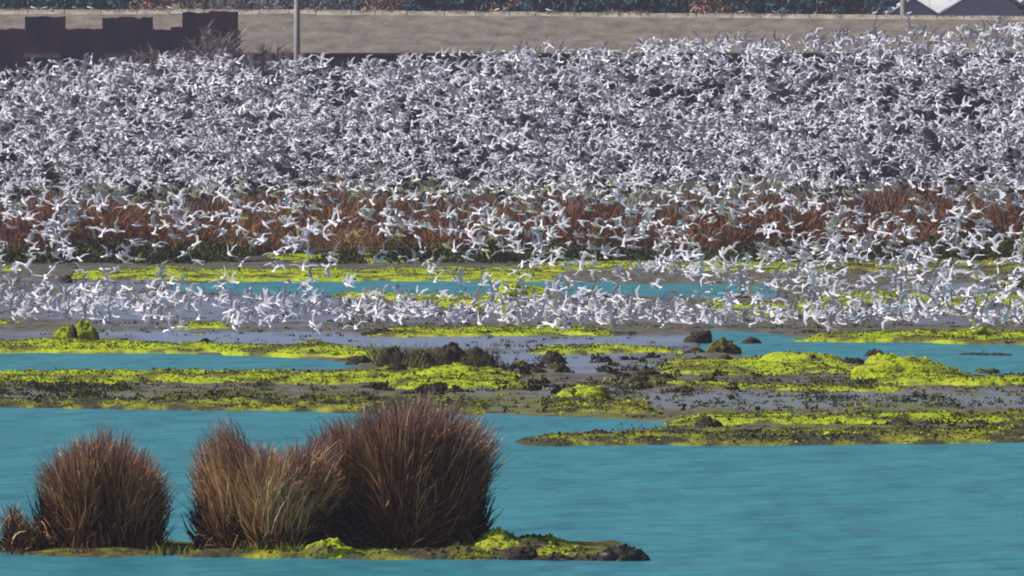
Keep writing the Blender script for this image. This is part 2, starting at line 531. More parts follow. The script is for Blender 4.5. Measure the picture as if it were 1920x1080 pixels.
algae_mat('ragged green algae patches on the mud behind the right-hand landing gulls', [(1280, 560, 592), (1380, 552, 596), (1480, 566, 596), (1560, 540, 590), (1680, 540, 566), (1760, 552, 576), (1850, 546, 576), (1960, 550, 580)], 0.3, group=G, cut=0.55)
algae_mat('short bright algae strip on the mud below the left landing gulls', [(320, 602, 620), (380, 601, 620), (450, 605, 620)], 0.18, group=G, cut=0.2)
algae_mat('small algae strip at the left edge below the landing gulls', [(-260, 598, 612), (-100, 598, 612), (0, 598, 613), (50, 602, 612)], 0.15, group=G, cut=0.2)
algae_mat('bright algae strip on the mud just in front of the middle landing gulls', [(670, 616, 632), (760, 612, 634), (900, 608, 632), (1050, 610, 630), (1160, 612, 632)], 0.2, group=G, cut=0.25)
algae_mat('bright algae bank on the far side of the right-hand channel', [(1480, 628, 640), (1600, 622, 642), (1720, 616, 643), (1850, 612, 646), (1950, 622, 648), (2250, 624, 650)], 0.25, group=G, cut=0.3)
algae_mat('long bright green algae bank behind the left channel', [(-380, 632, 660), (0, 634, 662), (150, 632, 663), (330, 638, 664), (480, 640, 668), (600, 640, 672), (720, 656, 676), (760, 662, 674)], 0.25, group=G, cut=0.35)
algae_mat('long bright green algae bank in front of the left channel', [(-380, 690, 722), (0, 690, 722), (200, 690, 722), (400, 690, 723), (640, 688, 722), (760, 684, 722), (900, 680, 722), (990, 690, 718)], 0.28, group=G, cut=0.42)
algae_mat('bright algae tongue in front of the brown debris heap', [(700, 712, 732), (800, 708, 734), (930, 712, 732), (1030, 718, 732)], 0.2, group=G, cut=0.35)
algae_mat('thin bright algae strip on the shiny flat right of centre', [(980, 650, 664), (1050, 644, 666), (1150, 644, 664), (1290, 652, 664)], 0.22, group=G, cut=0.2)
algae_mat('lower algae strip in front of the right-hand algae mounds', [(1180, 696, 712), (1290, 712, 728), (1400, 716, 734), (1500, 718, 738), (1640, 720, 738), (1720, 722, 734)], 0.16, group=G, cut=0.6)
algae_mat('bright algae bank on the near side of the right channel', [(1220, 672, 706), (1340, 664, 708), (1440, 662, 708), (1560, 664, 704), (1620, 684, 704)], 0.26, group=G, cut=0.35)
algae_mat('bright algae bank running out to the right edge below the right channel', [(1620, 690, 722), (1720, 694, 726), (1800, 700, 726), (1920, 702, 726), (2060, 704, 728), (2300, 704, 728)], 0.28, group=G, cut=0.2)
algae_mat('bright algae strip along the back of the right-hand spit', [(1240, 774, 800), (1400, 772, 800), (1540, 772, 798), (1700, 772, 798), (1920, 770, 796), (2300, 770, 796)], 0.2, group=G, cut=0.45)
algae_mat('olive weed cover along the waterline of the right-hand spit', [(950, 818, 834), (1040, 810, 836), (1150, 806, 836), (1350, 800, 836), (1550, 798, 836), (1750, 796, 833), (1920, 794, 830), (2300, 792, 828)], 0.22, 'olive', group=G, cut=0.45)
algae_mat('olive weed cover along the left bank of the near lagoon', [(-380, 738, 766), (0, 740, 766), (200, 744, 768), (420, 738, 770), (650, 738, 774), (800, 742, 776), (950, 748, 782)], 0.26, 'olive', group=G, cut=0.62)
algae_mat('olive weed patch beside the rounded bright mound in mid flat', [(980, 752, 778), (1050, 738, 778), (1150, 740, 778), (1250, 752, 780)], 0.25, 'olive', group=G, cut=0.45)

def mound(name, label, px, base, w, h, mt, cat, seed, depth=1.0, group=None, skew=0.0, knobs=3, side=None):
    """rounded lump: px centre, base row, width and height in photograph pixels"""
    x, y = ground(px, base)
    s = (base - YH) / CAMH
    a, hh = w / 2 / s, h / s
    b = a * depth
    r = np.random.default_rng(seed)
    nu, nv = 36, 14
    th = np.linspace(0, 2 * np.pi, nu, endpoint=False); ph = np.linspace(0, np.pi / 2, nv)
    TH, PH = np.meshgrid(th, ph)
    rad = np.cos(PH); up = np.sin(PH)
    X = np.cos(TH) * rad; Y = np.sin(TH) * rad
    k = 0.62 + 0.76 * fbm(X * 1.7 + seed, Y * 1.7 + up * 1.3, seed, 4)
    k2 = 0.80 + 0.40 * fbm(X * 4.5 + seed, Y * 4.5 + up * 3, seed + 2, 3)
    Z = up * hh * k * k2 * (1 + skew * X)
    X = X * a * (0.8 + 0.4 * k) * k2; Y = Y * b * (0.8 + 0.4 * k) * k2
    Z = Z - 0.06
    V = np.stack([X.ravel(), Y.ravel(), Z.ravel()], 1)
    i = np.arange(nv - 1)[:, None] * nu + np.arange(nu)[None]
    j = np.arange(nv - 1)[:, None] * nu + (np.arange(nu)[None] + 1) % nu
    F = np.stack([i, j, j + nu, i + nu], -1).reshape(-1, 4)
    V += np.random.default_rng(seed + 5).normal(0, 0.007 * min(1, hh * 2), V.shape)
    bright = mt in ('algae', 'mound')
    Q, FQ, mq = fuzz(V, F, -0.02, 60.0 if bright else 120.0, 0.045, seed, [0.7, 0.2, 0.1] if bright else [0.7, 0.28, 0.02], 1500)
    V2 = np.concatenate([V, Q]); F2 = np.concatenate([F, FQ + len(V)])
    o = link(name, make_mesh(name, V2, F2, np.concatenate([np.zeros(len(F), int), mq]), smooth=True, mats=[M[mt], M['olive' if bright else ('boulder' if mt == 'boulder' else 'clod_olive')], M['clod_olive' if bright else 'olive']]), loc=(float(x), float(y) + b * 0.8, 0.0))
    return tag(o, label, cat, group)

GM = 'bright algae mounds'
mound('algae_mound', 'rounded bright green algae mound alone in the middle of the flat', 1100, 757, 92, 36, 'mound', 'mound', 1, 1.2, GM)
mound('algae_mound', 'broad green algae mound on the near bank of the right channel, left of the two', 1500, 690, 150, 27, 'mound', 'mound', 2, 1.3, GM, 0.1)
mound('algae_mound', 'largest green algae mound, sloping right, beside the right channel', 1715, 714, 190, 38, 'mound', 'mound', 3, 1.0, GM, -0.25)
mound('algae_mound', 'yellowish algae hump on the left shoulder of the largest mound', 1660, 700, 80, 36, 'mound', 'mound', 4, 1.0, GM)
mound('algae_mound', 'left knob of the twin algae knobs on the left bank', 118, 640, 36, 30, 'mound', 'mound', 5, 1.0, GM)
mound('algae_mound', 'right and taller knob of the twin algae knobs on the left bank', 155, 640, 48, 36, 'mound', 'mound', 6, 1.0, GM)
mound('algae_mound', 'small algae hump on the far bank of the right channel, nearer the right edge', 1832, 638, 50, 24, 'mound', 'mound', 7, 1.0, GM)
mound('algae_mound', 'small algae hump on the far bank of the right channel, left of its pair', 1738, 636, 52, 20, 'mound', 'mound', 8, 1.0, GM)
mound('algae_mound', 'algae hump rising behind the landing gulls near picture centre', 960, 566, 60, 34, 'mound', 'mound', 9, 1.0, GM)
mound('algae_mound', 'long algae ridge in front of the dark debris heap', 860, 716, 170, 26, 'mound', 'mound', 10, 1.6, GM)
# clods and stones
GC = 'dark clods scattered on the flats'
CL = [
 (673, 684, 38, 20, 0, 'dark clod at the right end of the left channel'),
 (742, 706, 40, 28, 0, 'dark rounded clod at the left front of the debris heap'),
 (735, 690, 56, 40, 0, 'dark block at the left end of the debris heap'),
 (790, 692, 60, 34, 0, 'brown lump in the left middle of the debris heap'),
 (845, 690, 70, 44, 0, 'tallest brown lump in the middle of the debris heap'),
 (895, 692, 60, 34, 0, 'brown lump at the right end of the debris heap'),
 (812, 704, 40, 26, 0, 'dark clod before the middle of the debris heap'),
 (842, 706, 34, 20, 0, 'dark clod in front of the tallest lump of the debris heap'),
 (1038, 684, 40, 28, 0, 'pointed dark clod on the shiny flat right of the debris heap'),
 (1048, 696, 36, 18, 1, 'mossy clod just below the pointed dark clod'),
 (1008, 703, 30, 16, 0, 'small dark clod left of the mossy one on the shiny flat'),
 (978, 690, 40, 14, 1, 'flat mossy clod between the debris heap and the pointed clod'),
 (820, 737, 34, 24, 0, 'dark clod on bare mud below the debris heap'),
 (852, 738, 34, 12, 0, 'low dark clod right beside the one below the debris heap'),
 (1310, 644, 48, 28, 0, 'jagged dark clod at the left tip of the right channel'),
 (1356, 664, 56, 30, 1, 'mossy olive clod at the left end of the right channel'),
 (1302, 664, 34, 12, 0, 'low dark clod left of the mossy olive clod'),
 (1409, 644, 32, 13, 0, 'dark clod standing in the turquoise right channel'),
 (1364, 686, 38, 20, 0, 'dark clod at the left end of the broad algae mound'),
 (1597, 684, 44, 14, 0, 'flat dark clod between the two right-hand algae mounds'),
 (1640, 668, 34, 14, 0, 'dark clod behind the yellowish algae hump'),
 (1215, 704, 42, 16, 0, 'flat dark clod left of the right-hand algae banks'),
 (1248, 716, 38, 16, 0, 'dark clod on grey mud right of the round mound'),
 (1195, 718, 34, 16, 0, 'dark clod on grey mud nearest to the round mound'),
 (1145, 742, 30, 12, 0, 'dark clod touching the right foot of the round mound'),
 (1096, 756, 30, 10, 0, 'dark scrap at the front foot of the round mound'),
 (1328, 803, 46, 22, 0, 'largest dark clod on the back of the right spit'),
 (1262, 808, 24, 12, 0, 'small dark clod near the inlet end on the right spit'),
 (1120, 818, 50, 15, 0, 'dark slab on the left arm of the right spit'),
 (1055, 824, 34, 14, 0, 'brown clod near the tip of the right spit'),
 (1492, 832, 56, 15, 0, 'dark clod at the waterline in the middle of the right spit'),
 (1690, 800, 44, 17, 0, 'dark clod in bright algae on the right part of the spit'),
 (1836, 800, 42, 16, 0, 'dark clod in algae on the spit near the right edge'),
 (1790, 824, 40, 10, 0, 'flat dark clod at the waterline near the right edge'),
 (1580, 792, 22, 9, 0, 'small dark scrap in algae at the middle of the spit'),
 (20, 661, 14, 11, 0, 'small black clod on the left algae bank at picture edge'),
 (386, 643, 22, 10, 0, 'small dark clod above the left algae bank'),
 (137, 641, 16, 30, 0, 'dark stump between the twin algae knobs'),
 (85, 524, 14, 12, 0, 'small black clod beyond the far left gulls'),
 (124, 532, 18, 18, 0, 'upright black clod beyond the left landing gulls'),
 (152, 540, 14, 9, 0, 'tiny black clod right of the upright one'),
 (716, 630, 56, 16, 0, 'long dark clod in front of the landing gulls left of centre'),
 (1900, 542, 66, 22, 0, 'broad dark clod at the right edge behind the gulls'),
 (1395, 560, 36, 14, 0, 'dark clod on the far blue flat right of centre'),
 (1105, 560, 60, 12, 0, 'dark low bank at the far blue flat near centre'),
 (1850, 700, 44, 10, 1, 'mossy clod on the right edge algae bank'),
]
for n, (px, py, w, h, k, lb) in enumerate(CL):
    mound('mud_clod', lb, px, py, w, h, 'clod_olive' if k else 'clod', 'clod', 50 + n, 0.9, GC)
# floating driftwood in the right channel
mb = MB()
p0 = at(1800, 664, 21333 * 12 / 604.0)
x0, y0 = [float(v) for v in ground(1798, 665)]; x1, y1 = [float(v) for v in ground(1896, 667)]
pts = [Vector((x0 + (x1 - x0) * t, y0 + (y1 - y0) * t + 0.05 * math.sin(9 * t), 0.02 + 0.03 * math.sin(6 * t))) for t in np.linspace(0, 1, 8)]
rr = [0.02, 0.035, 0.04, 0.05, 0.07, 0.11, 0.10, 0.04]
for a in range(7):
    mb.tube(pts[a], pts[a + 1], rr[a], rr[a + 1], 7)
mb.tube(pts[3], pts[3] + Vector((0.12, 0.1, 0.18)), 0.03, 0.012, 5)
tag(link('driftwood', mb.mesh('driftwood', [M['clod']], True)), 'dark driftwood branch floating in the right turquoise channel', 'driftwood')

# ------------------------------------------------------------------ blades of grass, reeds and twigs
def blades(name, root, mid, tip, width, tint, mt, segs=4, tipcol=None, face=None):
    """ribbons along quadratic curves"""
    n = len(root)
    t = np.linspace(0, 1, segs + 1)[None, :, None]
    C = (1 - t) ** 2 * root[:, None] + 2 * t * (1 - t) * mid[:, None] + t ** 2 * tip[:, None]
    d = tip - root
    ang = rng.uniform(0, np.pi, n) if face is None else rng.normal(0, face, n)
    side = np.stack([np.cos(ang), np.sin(ang), np.zeros(n)], 1)
    side -= d * (np.sum(side * d, 1) / np.maximum(np.sum(d * d, 1), 1e-9))[:, None]
    side /= np.maximum(np.linalg.norm(side, axis=1), 1e-6)[:, None]
    w = width[:, None] * (1.0 - 0.82 * np.linspace(0, 1, segs + 1)[None] ** 1.5)
    L = C - side[:, None] * w[..., None] * 0.5
    Rr = C + side[:, None] * w[..., None] * 0.5
    V = np.stack([L, Rr], 2).reshape(-1, 3)
    base = np.arange(n)[:, None] * (segs + 1) * 2 + np.arange(segs)[None] * 2
    F = np.stack([base, base + 1, base + 3, base + 2], -1).reshape(-1, 4)
    attrs = {'tint': np.repeat(tint, (segs + 1) * 2)}
    if tipcol is not None:
        tt = np.repeat(np.linspace(0, 1, segs + 1), 2)[None] * np.ones((n, 1))
        attrs['tipc'] = (sstep(0.72, 1.0, tt) * tipcol[:, None]).ravel()
    return make_mesh(name, V, F, attrs=attrs, smooth=False, mats=[mt])

M['tussock'] = ramp_mat('rush_blades', 'tint', [(0.0, (0.05, 0.018, 0.011)), (0.25, (0.15, 0.055, 0.028)), (0.5, (0.34, 0.155, 0.066)), (0.75, (0.66, 0.37, 0.14)), (1.0, (0.85, 0.62, 0.33))], 0.55, 0.3, 'tipc', (0.34, 0.23, 0.25), 0.08)
M['foot_shade'] = ramp_mat('foot_shade_blades', 'tint', [(0.0, (0.014, 0.009, 0.008)), (1.0, (0.05, 0.03, 0.02))], 0.9, 0.05)  # near-black colour stands for the deep shade low in the clumps
M['reed'] = ramp_mat('rust_reeds', 'tint', [(0.0, (0.06, 0.03, 0.02)), (0.4, (0.19, 0.088, 0.05)), (0.75, (0.33, 0.16, 0.085)), (1.0, (0.36, 0.25, 0.12))], 0.8, 0.1, None, None, 0.1)
M['herb'] = ramp_mat('dark_herbs', 'tint', [(0.0, (0.022, 0.025, 0.008)), (0.6, (0.07, 0.085, 0.018)), (1.0, (0.20, 0.21, 0.03))], 0.85, 0.1)
M['crumb'] = ramp_mat('peat_crumbs', 'tint', [(0.0, (0.03, 0.022, 0.018)), (0.6, (0.07, 0.055, 0.03)), (1.0, (0.22, 0.22, 0.02))], 0.9, 0.1)
M['scrap'] = ramp_mat('algae_scraps', 'tint', [(0.0, (0.05, 0.045, 0.02)), (0.5, (0.15, 0.16, 0.02)), (1.0, (0.34, 0.40, 0.015))], 0.85, 0.1)
M['twig'] = ramp_mat('bare_twigs', 'tint', [(0.0, (0.13, 0.10, 0.12)), (0.6, (0.29, 0.225, 0.24)), (1.0, (0.46, 0.36, 0.33))], 0.85, 0.1)

def tussock(label, prof, left, right, base, rowbase, D, count, tan=None, seed=1, dscale=0.55, bias=0.0, group='rush tussocks on the islet'):
    """prof: (px, top row); left/right: (row, px) outline; base: (px0, px1) at the foot"""
    s = scale_at(D)
    r = np.random.default_rng(seed)
    xc = 0.5 * (base[0] + base[1])
    y0 = D
    t = thing('rush_tussock', label, 'tussock', (xat(xc, D), y0, 0.0), group)
    px_lo, px_hi = prof[0][0], prof[-1][0]
    out = []
    L = np.array(left, float); Rg = np.array(right, float)
    wpx = (px_hi - px_lo)
    # tips: spread over the outline, most near its rim, some inside
    k = count
    cx = 0.5 * (px_lo + px_hi)
    u = r.uniform(px_lo, px_hi, k * 2)
    top = np.interp(u, [p[0] for p in prof], [p[1] for p in prof])
    hf = 1 - np.abs(r.normal(0, 0.42, k * 2)) 
    hf = np.clip(hf + r.normal(0, 0.02, k * 2), 0.08, 1.03)
    rag = fbm(u * 0.085, u * 0 + seed, seed + 40, 3) - 0.5
    row = rowbase - (rowbase - top - 64 * rag) * hf
    xl = np.interp(row, L[:, 0], L[:, 1]); xr = np.interp(row, Rg[:, 0], Rg[:, 1])
    ok = (u > xl + r.uniform(-3, 6, k * 2)) & (u < xr + r.uniform(-8, 4, k * 2))
    u, row, hf = u[ok][:k], row[ok][:k], hf[ok][:k]
    k = len(u)
    # depth: inside the round plan of the clump; low tips stand towards its skirt
    ur = (u - cx) / (0.5 * wpx)
    half = np.sqrt(np.clip(1 - ur ** 2, 0.05, 1)) * 0.5 * wpx / s * dscale * 1.7
    ang = r.uniform(-1, 1, k)
    edge = np.where(hf < 0.75, np.sign(ang) * (0.55 + 0.45 * np.abs(ang)), ang)
    dy = edge * half
    tip = np.stack([(u - xc) / s, dy, (rowbase - row) / s], 1)
    bw = 0.5 * (base[1] - base[0])
    # sub-tufts: blades spring from a handful of crowns and fan out from each
    nc = max(5, int(bw / 7))
    ccx = r.uniform(-bw, bw, nc) * 0.8 / s; ccy = r.uniform(-1, 1, nc) * bw / s * dscale * 0.9
    ctint = r.normal(0, 0.15, nc); cdir = r.normal(0, 0.10, (nc, 2))
    dd = (ccx[None] - tip[:, :1] * 0.5) ** 2 + (ccy[None] - tip[:, 1:2] * 0.5) ** 2 + r.exponential(0.22, (k, nc))
    ci = np.argmin(dd, 1)
    root = np.stack([ccx[ci] + r.normal(0, 0.09, k), ccy[ci] + r.normal(0, 0.09, k), np.full(k, -0.05)], 1)
    mid = 0.5 * (root + tip)
    bend = r.uniform(0.25, 0.85, k)
    mid[:, 0] = root[:, 0] + (tip[:, 0] - root[:, 0]) * bend + cdir[ci, 0]
    mid[:, 1] = root[:, 1] + (tip[:, 1] - root[:, 1]) * bend + cdir[ci, 1]
    mid[:, 2] = tip[:, 2] * r.uniform(0.45, 1.0, k)
    mid += r.normal(0, 0.10, (k, 3))
    tip[:, 0] += r.normal(0, 0.15, k); tip[:, 2] += r.normal(0, 0.09, k)
    wild = r.uniform(0, 1, k) < 0.05
    tip += wild[:, None] * np.stack([r.normal(0, 0.22, k), r.normal(0, 0.2, k), r.uniform(-0.5, 0.18, k)], 1)
    tip[:, 2] = np.maximum(tip[:, 2], 0.05)
    tint = np.clip(r.beta(1.3, 3.6, k) * 0.85 + ctint[ci] - 0.03 + bias + 0.10 * fbm(u * 0.05, row * 0.05, seed), 0.02, 1)
    straw = r.uniform(0, 1, k) < 0.11
    tint = np.where(straw, r.uniform(0.7, 1.0, k), tint)
    if tan:  # tan patches paint sunlit highlights into the blade tint
        for (tx, ty, trx, tryy, amt) in tan:
            f = np.exp(-((u - tx) / trx) ** 2 - ((row - ty) / tryy) ** 2)
            tint = np.clip(tint + amt * f * r.uniform(0.2, 1, k), 0, 1)
    wd = r.uniform(0.018, 0.052, k)
    me = blades('blade_mass', root, mid, tip, wd, tint, M['tussock'], 5, r.uniform(0, 1, k) * (hf > 0.8), face=0.9)
    o = link('blade_mass', me, t); o['kind'] = 'stuff'
    # short near-black blades added at the foot, dense shade put into their colour
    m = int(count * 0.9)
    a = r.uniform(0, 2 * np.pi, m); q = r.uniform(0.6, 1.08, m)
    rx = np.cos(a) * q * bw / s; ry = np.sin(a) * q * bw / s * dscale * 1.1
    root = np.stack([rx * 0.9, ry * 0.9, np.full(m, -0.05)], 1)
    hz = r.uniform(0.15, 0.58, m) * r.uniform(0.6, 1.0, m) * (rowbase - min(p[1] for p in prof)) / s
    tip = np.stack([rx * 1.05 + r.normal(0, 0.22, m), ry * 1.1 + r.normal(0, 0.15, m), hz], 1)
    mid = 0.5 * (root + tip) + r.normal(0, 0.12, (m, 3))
    me = blades('foot_shade_blades', root, mid, tip, r.uniform(0.03, 0.07, m), r.uniform(0.0, 0.12, m), M['foot_shade'], 3, face=0.9)
    o = link('foot_shade_blades', me, t); o['kind'] = 'stuff'
    # drooping dead straw round the skirt
    m = int(count * 0.10)
    a = r.uniform(0, 2 * np.pi, m)
    bwm = bw / s
    rx = np.cos(a) * bwm * r.uniform(0.3, 1.0, m); ry = np.sin(a) * bwm * dscale * r.uniform(0.4, 1.0, m)
    root = np.stack([rx, ry, r.uniform(0.2, 0.9, m)], 1)
    tip = np.stack([rx * 1.2 + np.cos(a) * 0.25 + r.normal(0, 0.12, m), ry * 1.2 + np.sin(a) * 0.35, r.uniform(0.0, 0.15, m)], 1)
    mid = 0.5 * (root + tip); mid[:, 2] += r.uniform(0.2, 0.5, m)
    me = blades('dead_straw', root, mid, tip, r.uniform(0.015, 0.03, m), np.clip(r.beta(2, 1.6, m), 0, 1), M['tussock'], 4)
    o = link('dead_straw', me, t); o['kind'] = 'stuff'
    return t

TB = 1040.0
TD = FPX * CAMH / (TB - YH) + 2.0
tussock('smaller rush tussock standing apart at the left, straight left side and round top',
        [(70, 872), (100, 856), (140, 824), (200, 806), (245, 822), (280, 856), (305, 905), (318, 950)],
        [(790, 190), (815, 130), (860, 72), (900, 74), (980, 80), (1040, 95)], [(800, 215), (830, 262), (880, 300), (940, 318), (985, 310), (1010, 296), (1040, 300)],
        (92, 285), TB, TD, 6200, [(270, 920, 50, 60, 0.35), (180, 860, 60, 30, 0.3)], 21)
tussock('straw coloured middle rush tussock with a peak at its left corner',
        [(362, 850), (378, 812), (410, 796), (440, 818), (480, 838), (540, 838), (600, 826), (650, 806)],
        [(795, 400), (830, 366), (900, 362), (960, 366), (1040, 384)], [(795, 630), (900, 650), (1040, 650)],
        (385, 640), TB, TD - 1.0, 7000, [(525, 910, 90, 60, 1.0), (590, 950, 50, 50, 0.8), (430, 880, 50, 40, 0.3)], 22, bias=0.05)
tussock('largest and tallest dark red rush tussock on the right of the islet',
        [(570, 850), (600, 812), (640, 786), (700, 764), (770, 752), (840, 756), (890, 776), (925, 810), (940, 860)],
        [(750, 740), (800, 600), (860, 560), (920, 570), (1040, 590)], [(755, 800), (790, 915), (840, 938), (890, 932), (940, 915), (985, 898), (1040, 905)],
        (600, 890), TB, TD + 0.4, 11500, [(700, 800, 70, 30, 0.4), (610, 890, 50, 60, 0.5), (830, 1000, 60, 30, 0.4), (890, 880, 40, 70, 0.25), (760, 850, 60, 40, 0.1)], 23, bias=-0.09)
tussock('low ragged tuft of brown rushes at the far left of the islet',
        [(0, 985), (20, 966), (50, 972), (85, 1000), (110, 1015)], [(960, 5), (1040, 2)], [(960, 40), (1000, 85), (1040, 110)],
        (20, 90), TB, TD - 0.5, 900, None, 24, 0.8, -0.15)

# the islet the tussocks grow on
def islet():
    xs = np.arange(-60, 1190, 4.0); ys = np.arange(1008, 1056, 1.2)
    PX, PY = np.meshgrid(xs, ys)
    X, Y = ground(PX, PY)
    wob = (fbm(X * 1.2, Y * 0.2, 61) - 0.5) * 7
    front = np.interp(xs, [-60, 0, 100, 200, 330, 500, 700, 950, 1100, 1190], [1034, 1038, 1046, 1048, 1043, 1043, 1046, 1049, 1050, 1050])[None]
    e = np.minimum(front - PY + wob * 0.4, (PY - 1014 + wob))
    e = np.minimum(e, np.minimum(PX + 40, 1180 - PX) * 0.2)
    h = 0.16 * sstep(-2, 12, e) + 0.10 * (fbm(X * 2.2, Y * 1.0, 62) - 0.45) * sstep(0, 6, e) - 0.05
    return X, Y, h, len(xs), len(ys)
X, Y, Hh, nx, ny = islet()
V = np.stack([X.ravel(), Y.ravel(), Hh.ravel()], 1)
i = np.arange(ny - 1)[:, None] * nx + np.arange(nx - 1)[None]
F = np.stack([i + nx, i + nx + 1, i + 1, i], -1).reshape(-1, 4)
keep = (Hh.ravel()[F] > -0.04).any(1)
tag(link('mud_islet', make_mesh('mud_islet', V, F[keep], smooth=True, mats=[M['clod_olive']])), 'low dark mud islet under the rush tussocks in the lagoon', kind='structure')
algae_mat('thin green algae rim along the front waterline of the islet', [(330, 1032, 1047), (450, 1030, 1046), (560, 1030, 1047), (700, 1030, 1049), (900, 1028, 1050)], 0.12, 'olive', cut=0.15)
mound('algae_mound', 'green algae hump at the foot of the middle tussock on the islet', 618, 1047, 100, 36, 'mound', 'mound', 71, 0.8, GM)
mound('algae_mound', 'small green algae patch at the right foot of the largest tussock', 870, 1049, 100, 26, 'olive', 'mound', 72, 0.8, GM)
# sloping spit right of the big tussock
def spit():
    x, y = ground(1000, 1044)
    s = (1044 - YH) / CAMH
    xs = np.linspace(-110, 150, 90) / s; ys = np.linspace(-2.2, 3.0, 40)
    Xl, Yl = np.meshgrid(xs, ys)
    top = np.interp(xs * s, [-110, -85, -60, -10, 40, 80, 120, 150], [30, 46, 50, 46, 38, 26, 12, 2]) / s
    prof = np.clip(1 - (np.abs(Yl) / 2.2) ** 2.2, -0.3, 1)
    nz = fbm(Xl * 1.4, Yl * 0.9, 81, 4)
    ridge = np.abs(fbm(Xl * 1.0 + Yl * 0.5, Yl * 0.7, 83, 3) - 0.5) * 2
    Z = top[None] * prof * (0.45 + 0.75 * nz) * (0.75 + 0.6 * ridge) + 0.10 * (fbm(Xl * 5, Yl * 3, 85, 3) - 0.5) - 0.06
    V = np.stack([Xl.ravel(), Yl.ravel(), Z.ravel()], 1)
    n = 90
    V = V
    i = np.arange(39)[:, None] * n + np.arange(89)[None]
    F = np.stack([i, i + 1, i + n + 1, i + n], -1).reshape(-1, 4)
    Q, FQ, mq = fuzz(V, F, 0.0, 130.0, 0.05, 86, [0.5, 0.3, 0.2], 2500)
    o = link('algae_mound', make_mesh('algae_mound', np.concatenate([V, Q]), np.concatenate([F, FQ + len(V)]), np.concatenate([np.zeros(len(F), int), mq]), smooth=True, mats=[M['spit'], M['mound'], M['clod_olive']]), loc=(float(x), float(y) + 2.0, 0))
    return tag(o, 'long green algae covered spit sloping down to the right of the largest tussock', 'mound', GM)
M['spit'] = mat('spit_algae', (0.31, 0.345, 0.02), 0.8, 0.2, (1.6, (0.055, 0.042, 0.025), 9, 0.45, 0.56), (8, 0.8, 0.06))
spit()
for q, (px, py, w, h, lb) in enumerate([(1166, 1052, 88, 31, 'dark wet boulder at the right tip of the islet spit'),
        (975, 1050, 60, 26, 'dark peat lump under the left end of the islet spit'), (1040, 1051, 70, 16, 'dark peat ledge at the foot of the islet spit'), (1100, 1051, 60, 12, 'dark low peat ledge beside the wet boulder')]):
    mound('mud_clod', lb, px, py, w, h, 'boulder' if q == 0 else 'clod', 'clod', 140 + q, 0.8, GC)
# straw and leaf litter on the islet's left end
def tufts(name, label, cx, cy, nper, hgt, spread, tint, mt, wd=(0.02, 0.05), cat='grass', kind='stuff', seed=5):
    r = np.random.default_rng(seed)
    n = len(cx)
    x, y = ground(cx, cy)
    X = np.repeat(x, nper) + r.normal(0, spread, n * nper)
    Y = np.repeat(y, nper) + r.normal(0, spread * 1.5, n * nper)
    hh = np.repeat(hgt, nper) * r.uniform(0.5, 1.1, n * nper)
    root = np.stack([X, Y, np.full(n * nper, -0.02)], 1)
    tip = root + np.stack([r.normal(0, 0.4, n * nper) * hh, r.normal(0, 0.4, n * nper) * hh, hh], 1)
    mid = 0.5 * (root + tip); mid[:, 2] += 0.15 * hh
    tn = np.clip(np.repeat(tint, nper) + r.normal(0, 0.15, n * nper), 0, 1)
    me = blades(name, root, mid, tip, r.uniform(*wd, n * nper), tn, mt, 2)
    return tag(link(name, me), label, cat, None, kind)
r = np.random.default_rng(90)
tufts('dead_grass', 'brown dead grass litter round the feet of the islet tussocks', r.uniform(0, 380, 90), r.uniform(1026, 1042, 90), 16, r.uniform(0.08, 0.24, 90), 0.18, r.uniform(0.0, 0.35, 90), M['tussock'], (0.015, 0.03), seed=91)
tufts('green_herbs', 'green weed sprouts between the tussock feet on the islet', np.concatenate([r.normal(530, 30, 16), r.uniform(300, 340, 5), r.uniform(880, 930, 8)]), r.uniform(1030, 1044, 29), 30, r.uniform(0.2, 0.5, 29), 0.15, r.uniform(0.6, 1.0, 29), M['herb'], (0.02, 0.05), seed=92)

